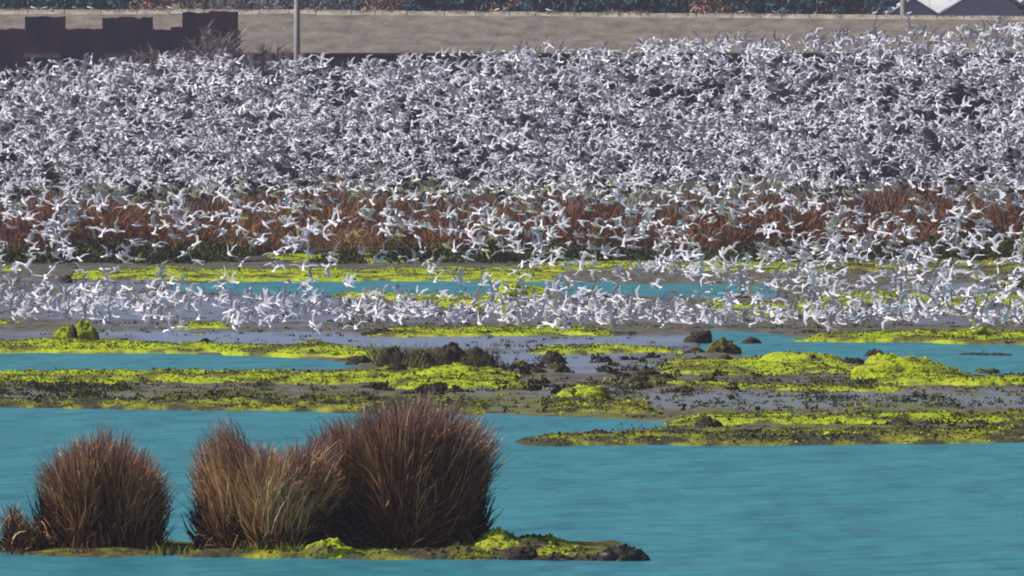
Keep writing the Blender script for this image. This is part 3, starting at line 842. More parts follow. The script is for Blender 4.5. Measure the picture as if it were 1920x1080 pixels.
# dark marsh plants on the flats
n = 1500
zone = r.choice(5, n, p=[0.40, 0.22, 0.16, 0.12, 0.10])
cx = np.where(zone == 0, r.uniform(-350, 960, n), np.where(zone == 1, r.uniform(980, 2250, n), np.where(zone == 2, r.uniform(1180, 2250, n), np.where(zone == 3, r.uniform(960, 2250, n), r.uniform(640, 1700, n)))))
cy = np.where(zone == 0, r.uniform(722, 768, n), np.where(zone == 1, r.uniform(722, 768, n), np.where(zone == 2, r.uniform(690, 735, n), np.where(zone == 3, r.uniform(786, 828, n), r.uniform(575, 635, n)))))
gx_, gy_ = ground(cx, cy)
okw = (water_depth_px(cx, cy) < -4) & (fbm(gx_ * 0.35, gy_ * 0.05, 909, 3) + r.uniform(-0.1, 0.1, n) > 0.47)
cx, cy = cx[okw], cy[okw]
n = len(cx)
def leafy(name, label, X, Y, Z0, rad, hgt, per, size, mt, tint, seed, cat='plants'):
    """low cushions of small leaves, one mass"""
    r = np.random.default_rng(seed)
    n = len(X) * per
    a = r.uniform(0, 2 * np.pi, n); q = np.sqrt(r.uniform(0, 1, n))
    RX = np.repeat(rad, per)
    up = r.uniform(0, 1, n) ** 0.8 * np.sqrt(np.clip(1 - q ** 2, 0.03, 1))
    P = np.stack([np.repeat(X, per) + np.cos(a) * q * RX, np.repeat(Y, per) + np.sin(a) * q * RX, Z0 + up * np.repeat(hgt, per)], 1)
    d1 = r.normal(size=(n, 3)); d1[:, 2] = np.abs(d1[:, 2]) + 0.3; d1 /= np.linalg.norm(d1, axis=1)[:, None]
    d2 = np.cross(d1, r.normal(size=(n, 3))); d2 /= np.linalg.norm(d2, axis=1)[:, None]
    sz = (np.repeat(size, per) * r.uniform(0.5, 1.4, n))[:, None]
    V = np.stack([P - d1 * sz * 0.3, P + d2 * sz * 0.4 + d1 * sz * 0.3, P + d1 * sz, P - d2 * sz * 0.4 + d1 * sz * 0.3], 1).reshape(-1, 3)
    F = np.arange(n * 4).reshape(-1, 4)
    T = np.clip(np.repeat(tint, per) + r.normal(0, 0.12, n), 0, 1)
    return tag(link(name, make_mesh(name, V, F, attrs={'tint': np.repeat(T, 4)}, mats=[mt])), label, cat, None, 'stuff')
x_, y_ = ground(cx, cy)
leafy('marsh_plants', 'dark green marsh plants dotted over the grey mudflat', x_, y_, 0.02, r.gamma(2.0, 0.16, n) + 0.12, r.gamma(2.0, 0.07, n) + 0.05, 46, np.full(n, 0.07), M['herb'], np.clip(r.beta(1.2, 2.0, n), 0, 1), 93)
# crumbs of peat and weed too small to pick apart
n = 4200
cx = r.uniform(-380, 2280, n); cy = np.where(r.uniform(0, 1, n) < 0.55, r.uniform(700, 832, n), r.uniform(505, 720, n))
gx_, gy_ = ground(cx, cy)
okw = (water_depth_px(cx, cy) < -3) & (fbm(gx_ * 0.3, gy_ * 0.06, 911, 3) + r.uniform(-0.12, 0.12, n) > 0.5)
x_, y_ = ground(cx[okw], cy[okw]); n = len(x_)
leafy('peat_crumbs', 'small dark crumbs of peat and weed strewn over the mudflat', x_, y_, 0.0, r.gamma(1.5, 0.10, n) + 0.05, r.gamma(1.5, 0.05, n) + 0.03, 14, r.uniform(0.05, 0.10, n), M['crumb'], r.beta(1, 2.2, n), 96)
n = 2600
cx = r.uniform(-380, 2280, n); cy = np.where(r.uniform(0, 1, n) < 0.6, r.uniform(722, 832, n), r.uniform(500, 720, n))
gx_, gy_ = ground(cx, cy)
okw = (water_depth_px(cx, cy) < -3) & (fbm(gx_ * 0.4, gy_ * 0.08, 915, 3) + r.uniform(-0.12, 0.12, n) > 0.5)
x_, y_ = ground(cx[okw], cy[okw]); n = len(x_)
leafy('algae_scraps', 'scattered scraps of green and olive algae lying on the bare mud', x_, y_, 0.01, r.gamma(1.5, 0.2, n) + 0.08, r.gamma(1.5, 0.03, n) + 0.03, 24, r.uniform(0.05, 0.10, n), M['scrap'], r.beta(1.4, 1.4, n), 98, 'algae')
n = 110
cx = np.concatenate([r.normal(830, 90, 60), r.uniform(980, 1420, 50)]); cy = np.concatenate([r.uniform(684, 742, 60), r.uniform(672, 745, 50)])
okw = water_depth_px(cx, cy) < -2
x_, y_ = ground(cx[okw], cy[okw]); n = len(x_)
leafy('peat_rubble', 'small blackish peat rubble strewn round the debris heap and round mound', x_, y_, -0.02, r.uniform(0.15, 0.4, n), r.uniform(0.12, 0.32, n), 70, r.uniform(0.08, 0.13, n), M['crumb'], r.uniform(0.0, 0.25, n), 99)
# dead stems on the debris heap
cx = r.uniform(715, 930, 60); cy = r.uniform(676, 698, 60)
tufts('dead_stems', 'brown dead stems sticking out of the debris heap', cx, cy, 14, r.uniform(0.4, 0.95, 60), 0.3, r.uniform(0.2, 1.0, 60), M['crumb'], (0.02, 0.05), seed=94)

# ------------------------------------------------------------------ reed bed
def reed_bed():
    nb = 460; per = 250
    bx_ = r.uniform(-43, 43, nb); by_ = 604 + 44 * r.beta(1, 1.5, nb)
    hb = (1.9 + 2.5 * fbm(bx_ * 0.10, by_ * 0.06, 301, 3)) * r.uniform(0.75, 1.15, nb) * (0.6 + 0.4 * sstep(603, 614, by_))
    rb_ = r.uniform(0.8, 1.7, nb)
    tb = np.clip(0.22 + 0.55 * fbm(bx_ * 0.2, by_ * 0.15, 303, 3) + r.normal(0, 0.10, nb), 0, 1)
    n = nb * per
    a = r.uniform(0, 2 * np.pi, n); q = np.sqrt(r.uniform(0, 1, n))
    B = np.repeat(np.arange(nb), per)
    ox = np.cos(a) * q; oy = np.sin(a) * q; oz = np.sqrt(np.clip(1 - q ** 2, 0, 1)) * r.uniform(0.35, 1.0, n)
    root = np.stack([bx_[B] + ox * rb_[B] * 0.85, by_[B] + oy * rb_[B] * 0.85, 0.05 + oz * hb[B] * 0.9], 1)
    L = r.uniform(0.25, 0.65, n)
    d = np.stack([ox * 0.6 + r.normal(0.1, 0.35, n), oy * 0.6 + r.normal(0, 0.35, n), 0.45 + 0.6 * oz + r.normal(0, 0.2, n)], 1)
    d /= np.linalg.norm(d, axis=1)[:, None]
    tip = root + d * L[:, None]
    mid = 0.5 * (root + tip); mid[:, 2] += 0.08
    tint = np.clip(tb[B] + r.normal(0, 0.13, n), 0, 1)
    return blades('reed_bed', root, mid, tip, r.uniform(0.04, 0.10, n), tint, M['reed'], 2)
tag(link('reed_bed', reed_bed()), 'rust brown reed bed behind the flock at the edge of the flats', 'reeds', None, 'stuff')
n = 1500
X = r.uniform(-42, 42, n); Y = r.uniform(586, 607, n)
dens = fbm(X * 0.16, Y * 0.1, 311, 3)
k = dens > 0.40
X, Y, dens = X[k], Y[k], dens[k]; n = len(X)
leafy('herb_fringe', 'dark green herb fringe at the foot of the reed bed', X, Y, 0.05, r.uniform(0.4, 1.0, n), 0.25 + 4.0 * (dens - 0.40) * r.uniform(0.4, 1.1, n), 60, np.full(n, 0.16), M['herb'], np.clip(r.beta(1.5, 3, n), 0, 1), 97)

# ------------------------------------------------------------------ bushes and trees
M['bark'] = mat('bark', (0.10, 0.075, 0.06), 0.9, 0.1, (2.0, (0.05, 0.04, 0.035), 4, 0.4, 0.6))
M['pink_bark'] = mat('pale_pink_bark', (0.42, 0.24, 0.17), 0.85, 0.1, (1.2, (0.22, 0.13, 0.11), 4, 0.4, 0.65))
M['leaf'] = ramp_mat('evergreen_leaves', 'tint', [(0.0, (0.016, 0.040, 0.070)), (0.55, (0.040, 0.095, 0.13)), (1.0, (0.10, 0.17, 0.14))], 0.8, 0.15)
M['leaf_dark'] = ramp_mat('dark_bush_leaves', 'tint', [(0.0, (0.018, 0.014, 0.018)), (0.6, (0.04, 0.032, 0.034)), (1.0, (0.085, 0.065, 0.05))], 0.85, 0.1)
M['leaf_pink'] = ramp_mat('rusty_leaves', 'tint', [(0.0, (0.20, 0.11, 0.09)), (0.6, (0.42, 0.25, 0.18)), (1.0, (0.60, 0.40, 0.29))], 0.85, 0.1)

def leaf_cloud(name, centers, radii, per, size, mt, seed):
    r = np.random.default_rng(seed)
    P = []; T = []
    for c, ra in zip(centers, radii):
        d = r.normal(size=(per, 3)); d /= np.linalg.norm(d, axis=1)[:, None]
        q = r.uniform(0.35, 1.0, per) ** 0.5
        P.append(np.array(c) + d * (q * ra)[:, None] * np.array([1, 1, 0.85]))
        T.append(np.clip(r.normal(0.45, 0.2, per) + r.normal(0, 0.12), 0, 1))
    P = np.concatenate(P); T = np.concatenate(T)
    n = len(P)
    a = r.normal(size=(n, 3)); a /= np.linalg.norm(a, axis=1)[:, None]
    b = np.cross(a, r.normal(size=(n, 3))); b /= np.linalg.norm(b, axis=1)[:, None]
    s = r.uniform(0.6, 1.3, n)[:, None] * size
    V = np.stack([P - a * s, P + b * s * 0.55, P + a * s, P - b * s * 0.55], 1).reshape(-1, 3)
    F = np.arange(n * 4).reshape(-1, 4)
    return make_mesh(name, V, F, attrs={'tint': np.repeat(T, 4)}, mats=[mt])

def tree(label, px, D, height, spread, mt='leaf', bark='bark', seed=1, name='evergreen_tree', group='trees behind the long shed', base_h=0.35, per=70):
    r = np.random.default_rng(seed)
    t = thing(name, label, 'tree', (xat(px, D), D, 0.1), group)
    mb = MB()
    p = Vector((0, 0, -0.2)); rad = 0.02 * height
    top = Vector((r.normal(0, 0.5), r.normal(0, 0.5), height * 0.9))
    N = 6
    pts = [p.lerp(top, k / N) + Vector((r.normal(0, 0.2), r.normal(0, 0.2), 0)) * (k > 0) for k in range(N + 1)]
    for k in range(N):
        mb.tube(pts[k], pts[k + 1], rad * (1 - k / N * 0.85), rad * (1 - (k + 1) / N * 0.85), 8)
    cs = []; ra = []
    for k in range(16):
        f = r.uniform(base_h, 0.95)
        o = p.lerp(top, f)
        a = r.uniform(0, 2 * math.pi)
        reach = spread * (1 - 0.55 * abs(f - 0.6) / 0.5) * r.uniform(0.35, 1.0)
        e = o + Vector((math.cos(a) * reach, math.sin(a) * reach, height * r.uniform(0.0, 0.08)))
        mb.tube(o, e, rad * 0.35, rad * 0.08, 5)
        cs.append(e); ra.append(spread * r.uniform(0.32, 0.55))
    cs.append(top); ra.append(spread * 0.4)
    link('trunk', mb.mesh('trunk', [M[bark]], True), t)
    link('crown', leaf_cloud('crown', cs, ra, per, 0.055 * spread + 0.12, M[mt], seed), t)
    return t

def bare_bush(label, px, D, width, height, seed, group='bare bushes by the dark building', nm='bare_bush', n=700):
    r = np.random.default_rng(seed)
    t = thing(nm, label, 'bush', (xat(px, D), D, 0.1), group)
    mb = MB()
    root = []; tip = []; tn = []
    for k in range(40):
        a = r.uniform(0, 2 * math.pi)
        e = Vector((math.cos(a) * width * 0.48 * r.uniform(0.2, 1), math.sin(a) * width * 0.48 * r.uniform(0.2, 1), height * r.uniform(0.55, 0.88)))
        mb.tube((r.normal(0, .15), r.normal(0, .15), -0.2), e, 0.09, 0.025, 5)
        for q in range(n // 40):
            f = r.uniform(0.25, 1.0)
            o = e * f
            d = Vector((o.x * 0.2 + r.normal(0, width * 0.065), o.y * 0.2 + r.normal(0, width * 0.065), height * r.uniform(-0.02, 0.085)))
            root.append(o); tip.append(o + d); tn.append(r.uniform(0, 1))
    link('stems', mb.mesh('stems', [M['bark']]), t)
    root = np.array([tuple(v) for v in root]); tip = np.array([tuple(v) for v in tip])
    tip[:, 2] = np.minimum(tip[:, 2], height * r.uniform(0.85, 1.0, len(tip)))
    mid = 0.5 * (root + tip); mid[:, 2] += 0.1
    o = link('twigs', blades('twigs', root, mid, tip, r.uniform(0.03, 0.075, len(root)), np.array(tn), M['twig'], 2), t)
    o['kind'] = 'stuff'
    return t

def dark_bush(label, px, D, width, height, seed):
    r = np.random.default_rng(seed)
    t = thing('dark_bush', label, 'bush', (xat(px, D), D, 0.1), 'dark bushes half hidden behind the flock')
    mb = MB(); cs = []; ra = []
    for k in range(9):
        e = Vector((r.normal(0, width * 0.25), r.normal(0, width * 0.2), height * r.uniform(0.25, 0.8)))
        mb.tube((e.x * 0.2, e.y * 0.2, -0.2), e, 0.09, 0.03, 5)
        cs.append(e); ra.append(height * r.uniform(0.2, 0.33))
    link('stems', mb.mesh('stems', [M['bark']]), t)
    link('crown', leaf_cloud('crown', cs, ra, 75, 0.22, M['leaf_dark'], seed), t)

# ------------------------------------------------------------------ buildings at the back
M['roof'] = mat('weathered_roof', (0.235, 0.205, 0.172), 0.9, 0.15, (1.3, (0.118, 0.102, 0.092), 12, 0.30, 0.72, (0.5, 0.45, 0.6)), (2.2, 0.8, 0.14))
M['roof_edge'] = mat('pale_ridge_cap', (0.42, 0.38, 0.31), 0.9, 0.1, (0.9, (0.24, 0.21, 0.17), 6, 0.4, 0.65))
M['wall_dark'] = mat('dark_wall', (0.19, 0.165, 0.21), 0.9, 0.1, (0.5, (0.09, 0.08, 0.11), 5, 0.42, 0.58))
M['brick_dark'] = mat('sooty_brick', (0.16, 0.075, 0.095), 0.9, 0.1, (0.35, (0.06, 0.055, 0.11), 4, 0.42, 0.58))
M['concrete'] = mat('pale_concrete', (0.34, 0.32, 0.31), 0.85, 0.2, (1.5, (0.24, 0.22, 0.21), 5, 0.4, 0.6))
M['glass'] = mat('dark_glass', (0.02, 0.025, 0.035), 0.1, 0.5)
M['grey_clad'] = mat('grey_cladding', (0.46, 0.46, 0.54), 0.7, 0.3, (0.8, (0.40, 0.40, 0.48), 4, 0.4, 0.6))
M['white_clad'] = mat('white_cladding', (0.72, 0.70, 0.70), 0.7, 0.3, (0.6, (0.6, 0.58, 0.58), 3, 0.4, 0.6))

# long low-pitched shed
SD = 900.0
ex0, ex1 = xat(-260, SD), xat(2250, SD)
shed = thing('long_shed', 'long weathered shed with a wide grey brown roof and dark open front', 'shed', (0, SD, 0.1))
zr_l, zr_r = zat(22, SD + 12) , zat(34, SD + 12)
ze = zat(99, SD)
xs = np.linspace(ex0, ex1, 360)
rows = np.linspace(0, 1, 16)
X, T = np.meshgrid(xs, rows)
zr = np.interp(X, [xat(480, SD), xat(1920, SD)], [zr_l, zr_r])
sag = (fbm(X * 0.08, T * 2, 401, 3) - 0.5) * 0.16
corr = 0.0 * np.sin(X * 2 * np.pi / 0.9)
Zt = ze + (zr - ze) * T + sag * np.sin(np.pi * T) + corr - 0.1
V = np.stack([X.ravel(), (T * 12 - 0.6).ravel(), Zt.ravel()], 1)
Vb = V.copy(); Vb[:, 2] -= 0.16
nX = len(xs)
i = np.arange(15)[:, None] * nX + np.arange(nX - 1)[None]
F = np.stack([i, i + 1, i + nX + 1, i + nX], -1).reshape(-1, 4)
nv = len(V)
j = np.arange(nX - 1)
edge = np.stack([j, j + nv, j + 1 + nv, j + 1], -1)
top_i = 15 * nX + np.arange(nX - 1)
edge2 = np.stack([top_i + 1, top_i + 1 + nv, top_i + nv, top_i], -1)
Fall = np.concatenate([F, F[:, ::-1] + nv, edge, edge2])
roof = link('roof', make_mesh('roof', np.concatenate([V, Vb]), Fall, smooth=False, mats=[M['roof']]), shed)
# back slope
mb = MB()
a = [(x, 11.5, float(np.interp(x, [xat(480, SD), xat(1920, SD)], [zr_l, zr_r])) - 0.15) for x in np.linspace(ex0, ex1, 40)]
b = [(x, 24.0, ze - 0.3) for x in np.linspace(ex0, ex1, 40)]
ia = mb.add(a); ib = mb.add(b)
ic = mb.add([(p[0], p[1], p[2] - 0.16) for p in a]); id_ = mb.add([(p[0], p[1], p[2] - 0.16) for p in b])
for k in range(39):
    mb.quad(ia + k, ia + k + 1, ib + k + 1, ib + k); mb.quad(ic + k + 1, ic + k, id_ + k, id_ + k + 1)
link('roof_slope', mb.mesh('roof_slope', [M['roof']]), shed)
# ragged pale ridge capping in lengths
r2 = np.random.default_rng(402)
x = ex0
while x < ex1:
    L_ = r2.uniform(1.6, 3.2)
    z = float(np.interp(x, [xat(480, SD), xat(1920, SD)], [zr_l, zr_r]))
    mb = MB()
    dz = r2.normal(0, 0.018)
    mb.loft([[(xx, 10.6, z - 0.32 + dz), (xx, 11.3, z + 0.02 + dz + r2.normal(0, 0.03)), (xx, 11.9, z + 0.05 + dz), (xx, 12.4, z - 0.3 + dz)] for xx in np.linspace(x, x + L_ - 0.06, 5)])
    link('ridge_tile', mb.mesh('ridge_tile', [M['roof_edge']]), roof)
    x += L_
n = 5200
wx = r2.uniform(ex0, ex1, n); wk = fbm(wx * 0.5, wx * 0 + 2, 411, 3)
wz = np.interp(wx, [xat(480, SD), xat(1920, SD)], [zr_l, zr_r])
root = np.stack([wx, r2.uniform(11.0, 12.2, n), wz - 0.05], 1)
hh = 0.08 + 0.5 * np.clip(wk - 0.35, 0, 1) * r2.uniform(0.3, 1.3, n)
tip = root + np.stack([r2.normal(0, 0.6, n) * hh, r2.normal(0, 0.4, n) * hh, hh], 1)
o = link('ridge_weeds', blades('ridge_weeds', root, 0.5 * (root + tip), tip, r2.uniform(0.04, 0.10, n), r2.uniform(0.45, 1.0, n), M['twig'], 2), shed); o['kind'] = 'stuff'
# back wall, end walls and front posts
mb = MB(); mb.box(ex0 + 0.3, ex1 - 0.3, 9.0, 9.4, -0.3, ze + 1.4); link('back_wall', mb.mesh('back_wall', [M['wall_dark']]), shed)
mb = MB(); mb.box(ex0 + 0.3, ex1 - 0.3, 0.3, 0.6, ze - 2.6, ze - 0.35); link('fascia_wall', mb.mesh('fascia_wall', [M['wall_dark']]), shed)
for k, x in enumerate(np.linspace(ex0 + 0.5, ex1 - 0.5, 16)):
    mb = MB(); mb.box(x - 0.25, x + 0.25, 0.2, 0.7, -0.3, ze - 2.6); link('post', mb.mesh('post', [M['wall_dark']]), shed)
    if k % 3 == 1:
        mb = MB(); mb.box(x + 0.3, x + 6.3, 0.35, 0.55, -0.3, ze - 2.7); link('infill_panel', mb.mesh('infill_panel', [M['wall_dark']]), shed)

# dark building with a stepped parapet at the left
BD = 880.0
bl = thing('ruined_building', 'dark sooty building with a stepped broken parapet at the left', 'building', (0, BD, 0.1))
def bxp(px): return xat(px, BD)
def bzp(py): return zat(py, BD) - 0.1
mb = MB(); mb.box(bxp(-240), bxp(448), 0, 6.0, -0.3, bzp(56)); link('wall', mb.mesh('wall', [M['brick_dark']]), bl)
def ragged(x0, x1, y0, y1, z0, z1, amp, seed):
    r = np.random.default_rng(seed)
    n = max(4, int((x1 - x0) / 0.35))
    mb = MB(); rings = []
    for k in range(n + 1):
        x = x0 + (x1 - x0) * k / n; z = z1 - abs(r.normal(0, amp))
        rings.append([(x, y0, z0), (x, y0, z), (x, y1, z + r.normal(0, amp * 0.3)), (x, y1, z0)])
    mb.loft(rings)
    return mb.mesh('parapet_block', [M['brick_dark']])
for q, (a, b, tp, am) in enumerate(((-150, -60, 31, 0.08), (47, 122, 30, 0.08), (192, 286, 31, 0.10), (342, 392, 22, 0.10), (392.5, 446, 20, 0.15), (320, 341.8, 50, 0.06), (-59.8, 46.8, 53, 0.10), (122.2, 191.8, 53, 0.05), (286.2, 319.8, 54, 0.05))):
    link('parapet_block', ragged(bxp(a), bxp(b), 0.002, 1.2, bzp(56), bzp(tp), am, 700 + q), bl)
for (a, b, y0_, y1_) in ((48, 112, 108, 160), (200, 268, 108, 160), (-120, -40, 108, 160)):
    w = MB(); w.box(bxp(a), bxp(b), -0.05, 0.05, bzp(y1_), bzp(y0_)); wo_ = link('window', w.mesh('window', [M['wall_dark']]), bl)
    w = MB(); w.box(bxp(a) - 0.1, bxp(b) + 0.1, -0.25, 0.0, bzp(y0_), bzp(y0_ - 7)); link('lintel', w.mesh('lintel', [M['concrete']]), wo_)
    mid_ = 0.5 * (bxp(a) + bxp(b))
    for (q0, q1) in ((bxp(a) + 0.12, mid_ - 0.08), (mid_ + 0.08, bxp(b) - 0.12)):
        w = MB(); w.box(q0, q1, -0.08, -0.052, bzp(y1_) + 0.12, bzp(y0_) - 0.12); link('pane', w.mesh('pane', [M['glass']]), wo_)

# twin gabled sheds with a white hall behind, far right
def gable(label, px0, px1, valley_row, apex_row, D, depth, left_row=None):
    x0, x1 = xat(px0, D), xat(px1, D); xm = 0.5 * (x0 + x1)
    t = thing('gabled_shed', label, 'shed', (xm, D, 0.1), 'twin gabled sheds')
    hw = 0.5 * (x1 - x0); zv = zat(valley_row, D) - 0.1; za = zat(apex_row, D) - 0.1
    mb = MB()
    mb.loft([[(-hw, y, -0.3), (hw, y, -0.3), (hw, y, zv), (0, y, za), (-hw, y, zv)] for y in (0, depth)])
    link('gable_wall', mb.mesh('gable_wall', [M['grey_clad']]), t)
    for s in (-1, 1):
        mb = MB()
        mb.loft([[(s * hw * 1.0, y, zv + 0.003), (0.0 + s * 0.01, y, za + 0.003), (s * 0.01, y, za + 0.15), (s * hw, y, zv + 0.15)] for y in (-0.15, depth + 0.15)])
        link('roof', mb.mesh('roof', [M['grey_clad']]), t)
    for k in range(5):
        mb = MB(); xx = -hw + (k + 0.5) * hw * 0.4
        mb.box(xx - 0.03, xx + 0.03, -0.03, -0.002, -0.3, zv + (za - zv) * (1 - abs(xx) / hw) - 0.1)
        link('seam', mb.mesh('seam', [M['grey_clad']]), t)
gable('grey gabled shed at the right end, nearer the pole', 1666, 1759, 28, -1, 1010, 20)
gable('wider grey gabled shed at the far right edge', 1761, 1946, 28, -28, 1010, 20)
wh = thing('white_hall', 'hall with a white rising behind the twin grey gables', 'hall', (xat(1830, 1050), 1050, 0.1))
w_ = xat(2030, 1050) - xat(1830, 1050); w0_ = xat(1704, 1050) - xat(1830, 1050)
mb = MB(); mb.box(w0_ + 0.2, w_ - 0.2, 0.2, 26, -0.3, 12.8); link('wall', mb.mesh('wall', [M['white_clad']]), wh)
for k in range(8):
    a_ = w0_ + (w_ - w0_) * k / 8; b_ = w0_ + (w_ - w0_) * (k + 1) / 8 - 0.03
    mb = MB(); mb.loft([[(x, -0.3, 12.9), (x, 13.1, 20.5), (x, 26.5, 12.9), (x, 13.1, 20.3)] for x in (a_, b_)]); link('roof_panel', mb.mesh('roof_panel', [M['white_clad']]), wh)

# poles
def pole(label, px, D, h, r0, r1, arm):
    t = thing('utility_pole', label, 'pole', (xat(px, D), D, 0.1), 'utility poles')
    mb = MB(); mb.tube((0, 0, -0.3), (0, 0, h), r0, r1, 10); link('shaft', mb.mesh('shaft', [M['concrete']], True), t)
    mb = MB(); mb.box(-arm, arm, -0.08, 0.08, h - 1.0, h - 0.8); cr = link('crossarm', mb.mesh('crossarm', [M['concrete']]), t)
    for s in (-0.9, -0.5, 0.5, 0.9):
        mb = MB(); mb.loft([[(s * arm + rr_ * math.cos(k), rr_ * math.sin(k), z) for k in np.arange(6) * math.pi / 3] for rr_, z in ((0.05, h - 0.8), (0.09, h - 0.72), (0.05, h - 0.64), (0.08, h - 0.58), (0.03, h - 0.5))])
        link('insulator', mb.mesh('insulator', [M['white_clad']]), cr)
pole('grey concrete utility pole in front of the shed roof, left of centre', 557, 850, 19.0, 0.27, 0.20, 1.1)
pole('pale utility pole beyond the shed roof beside the grey gables', 1694, 985, 19.0, 0.34, 0.26, 1.1)

# vegetation round the buildings
for k, (px, D, w, h, lb) in enumerate([
    (165, 868, 5.0, 11.4, 'bare purple bush before the dark building, second from left'),
    (240, 866, 5.0, 11.2, 'bare bush before the middle parapet block of the dark building'),
    (395, 864, 8.0, 13.9, 'tallest bare bush at the right corner of the dark building'),
    (470, 862, 6.5, 12.7, 'bare brownish bush between the dark building and the pole'),
    (515, 860, 4.0, 11.0, 'low bare bush just left of the utility pole'),
    (325, 866, 5.5, 12.0, 'bare purple bush before the right notch of the dark building'),
    (90, 868, 4.0, 9.2, 'leftmost bare bush before the dark building')]):
    bare_bush(lb, px, D, w, h, 500 + k, n=14000 if h > 12 else 9000)
pos = ['at the far left', 'left of the pole', 'below the pole', 'right of the pole', 'left of centre', 'behind picture centre', 'right of centre', 'below the small dark gap', 'right part', 'near the gables', 'at the far right']
for k in range(11):
    px = -40 + k * 200 + random.uniform(-30, 30)
    dark_bush('dark leafless looking bush behind the flock, ' + pos[k], px, 742 + random.uniform(0, 40), random.uniform(6, 9), random.uniform(4.2, 6.2), 540 + k)

# tree belt behind the shed
spots = [(-120, 'l'), (-20, 'l'), (70, 'l'), (150, 'l'), (205, 'l'), (265, 'p'), (330, 'p'), (395, 'b'), (470, 'b'), (540, 'b'), (610, 'b'), (665, 'b'), (715, 'p'), (790, 'l'), (850, 'l'), (905, 'l'), (948, 'p'), (1010, 'l'), (1075, 'l'), (1140, 'l'), (1210, 'l'), (1280, 'l'), (1340, 'p'), (1400, 'l'), (1470, 'l'), (1540, 'l'), (1585, 'b'), (1625, 'l'), (1990, 'l'), (2080, 'l'), (2180, 'l')]
words = {'l': 'dark blue green evergreen', 'p': 'pinkish trunked rusty tree', 'b': 'purple brown bare tree'}
spots += [(q, 'l') for q in range(-180, 2260, 62)]
near = [(-1e9, 'above the left end of the dark building'), (60, 'above the first parapet block'), (140, 'above the gap between parapet blocks'), (230, 'above the second parapet block'), (310, 'above the right notch of the dark building'), (420, 'above the left end of the shed roof'), (520, 'left beside the utility pole'), (580, 'right beside the utility pole'), (690, 'a little right of the utility pole'), (800, 'above the roof left of centre'), (900, 'above the roof near centre'), (1000, 'above the roof just right of centre'), (1120, 'above the middle of the roof'), (1250, 'above the roof right of centre'), (1370, 'above the right half of the roof'), (1500, 'left of the grey gables'), (1620, 'next to the pale pole'), (1800, 'beyond the right picture edge')]
used = {}
for k, (px, ty) in enumerate(spots):
    pl = [b for a, b in near if px >= a][-1]
    lb = {'l': 'dark blue green evergreen tree ', 'p': 'rusty tree with a pale pink trunk ', 'b': 'purple brown bare tree '}[ty] + pl
    if k >= 31:
        lb = 'back row tree ' + pl
    used[lb] = used.get(lb, 0) + 1
    if used[lb] > 1:
        lb += ', ' + ['', '', 'second', 'third', 'fourth', 'fifth', 'sixth', 'seventh', 'eighth'][min(used[lb], 8)] + ' one'
    D = 985 + random.uniform(0, 60) if k < 31 else 1070 + random.uniform(0, 40)
    if ty == 'b':
        bare_bush(lb, px, D, 9.0, 19.0, 600 + k, 'trees behind the long shed', 'bare_tree', 2200)
    elif ty == 'p':
        tree(lb, px, D, 18.5, 2.6, 'leaf_pink', 'pink_bark', 600 + k, 'rusty_tree', base_h=0.55, per=50)
    else:
        tree(lb, px, D, random.uniform(19, 24), random.uniform(4.0, 5.2), 'leaf', 'bark', 600 + k, base_h=0.3, per=90)

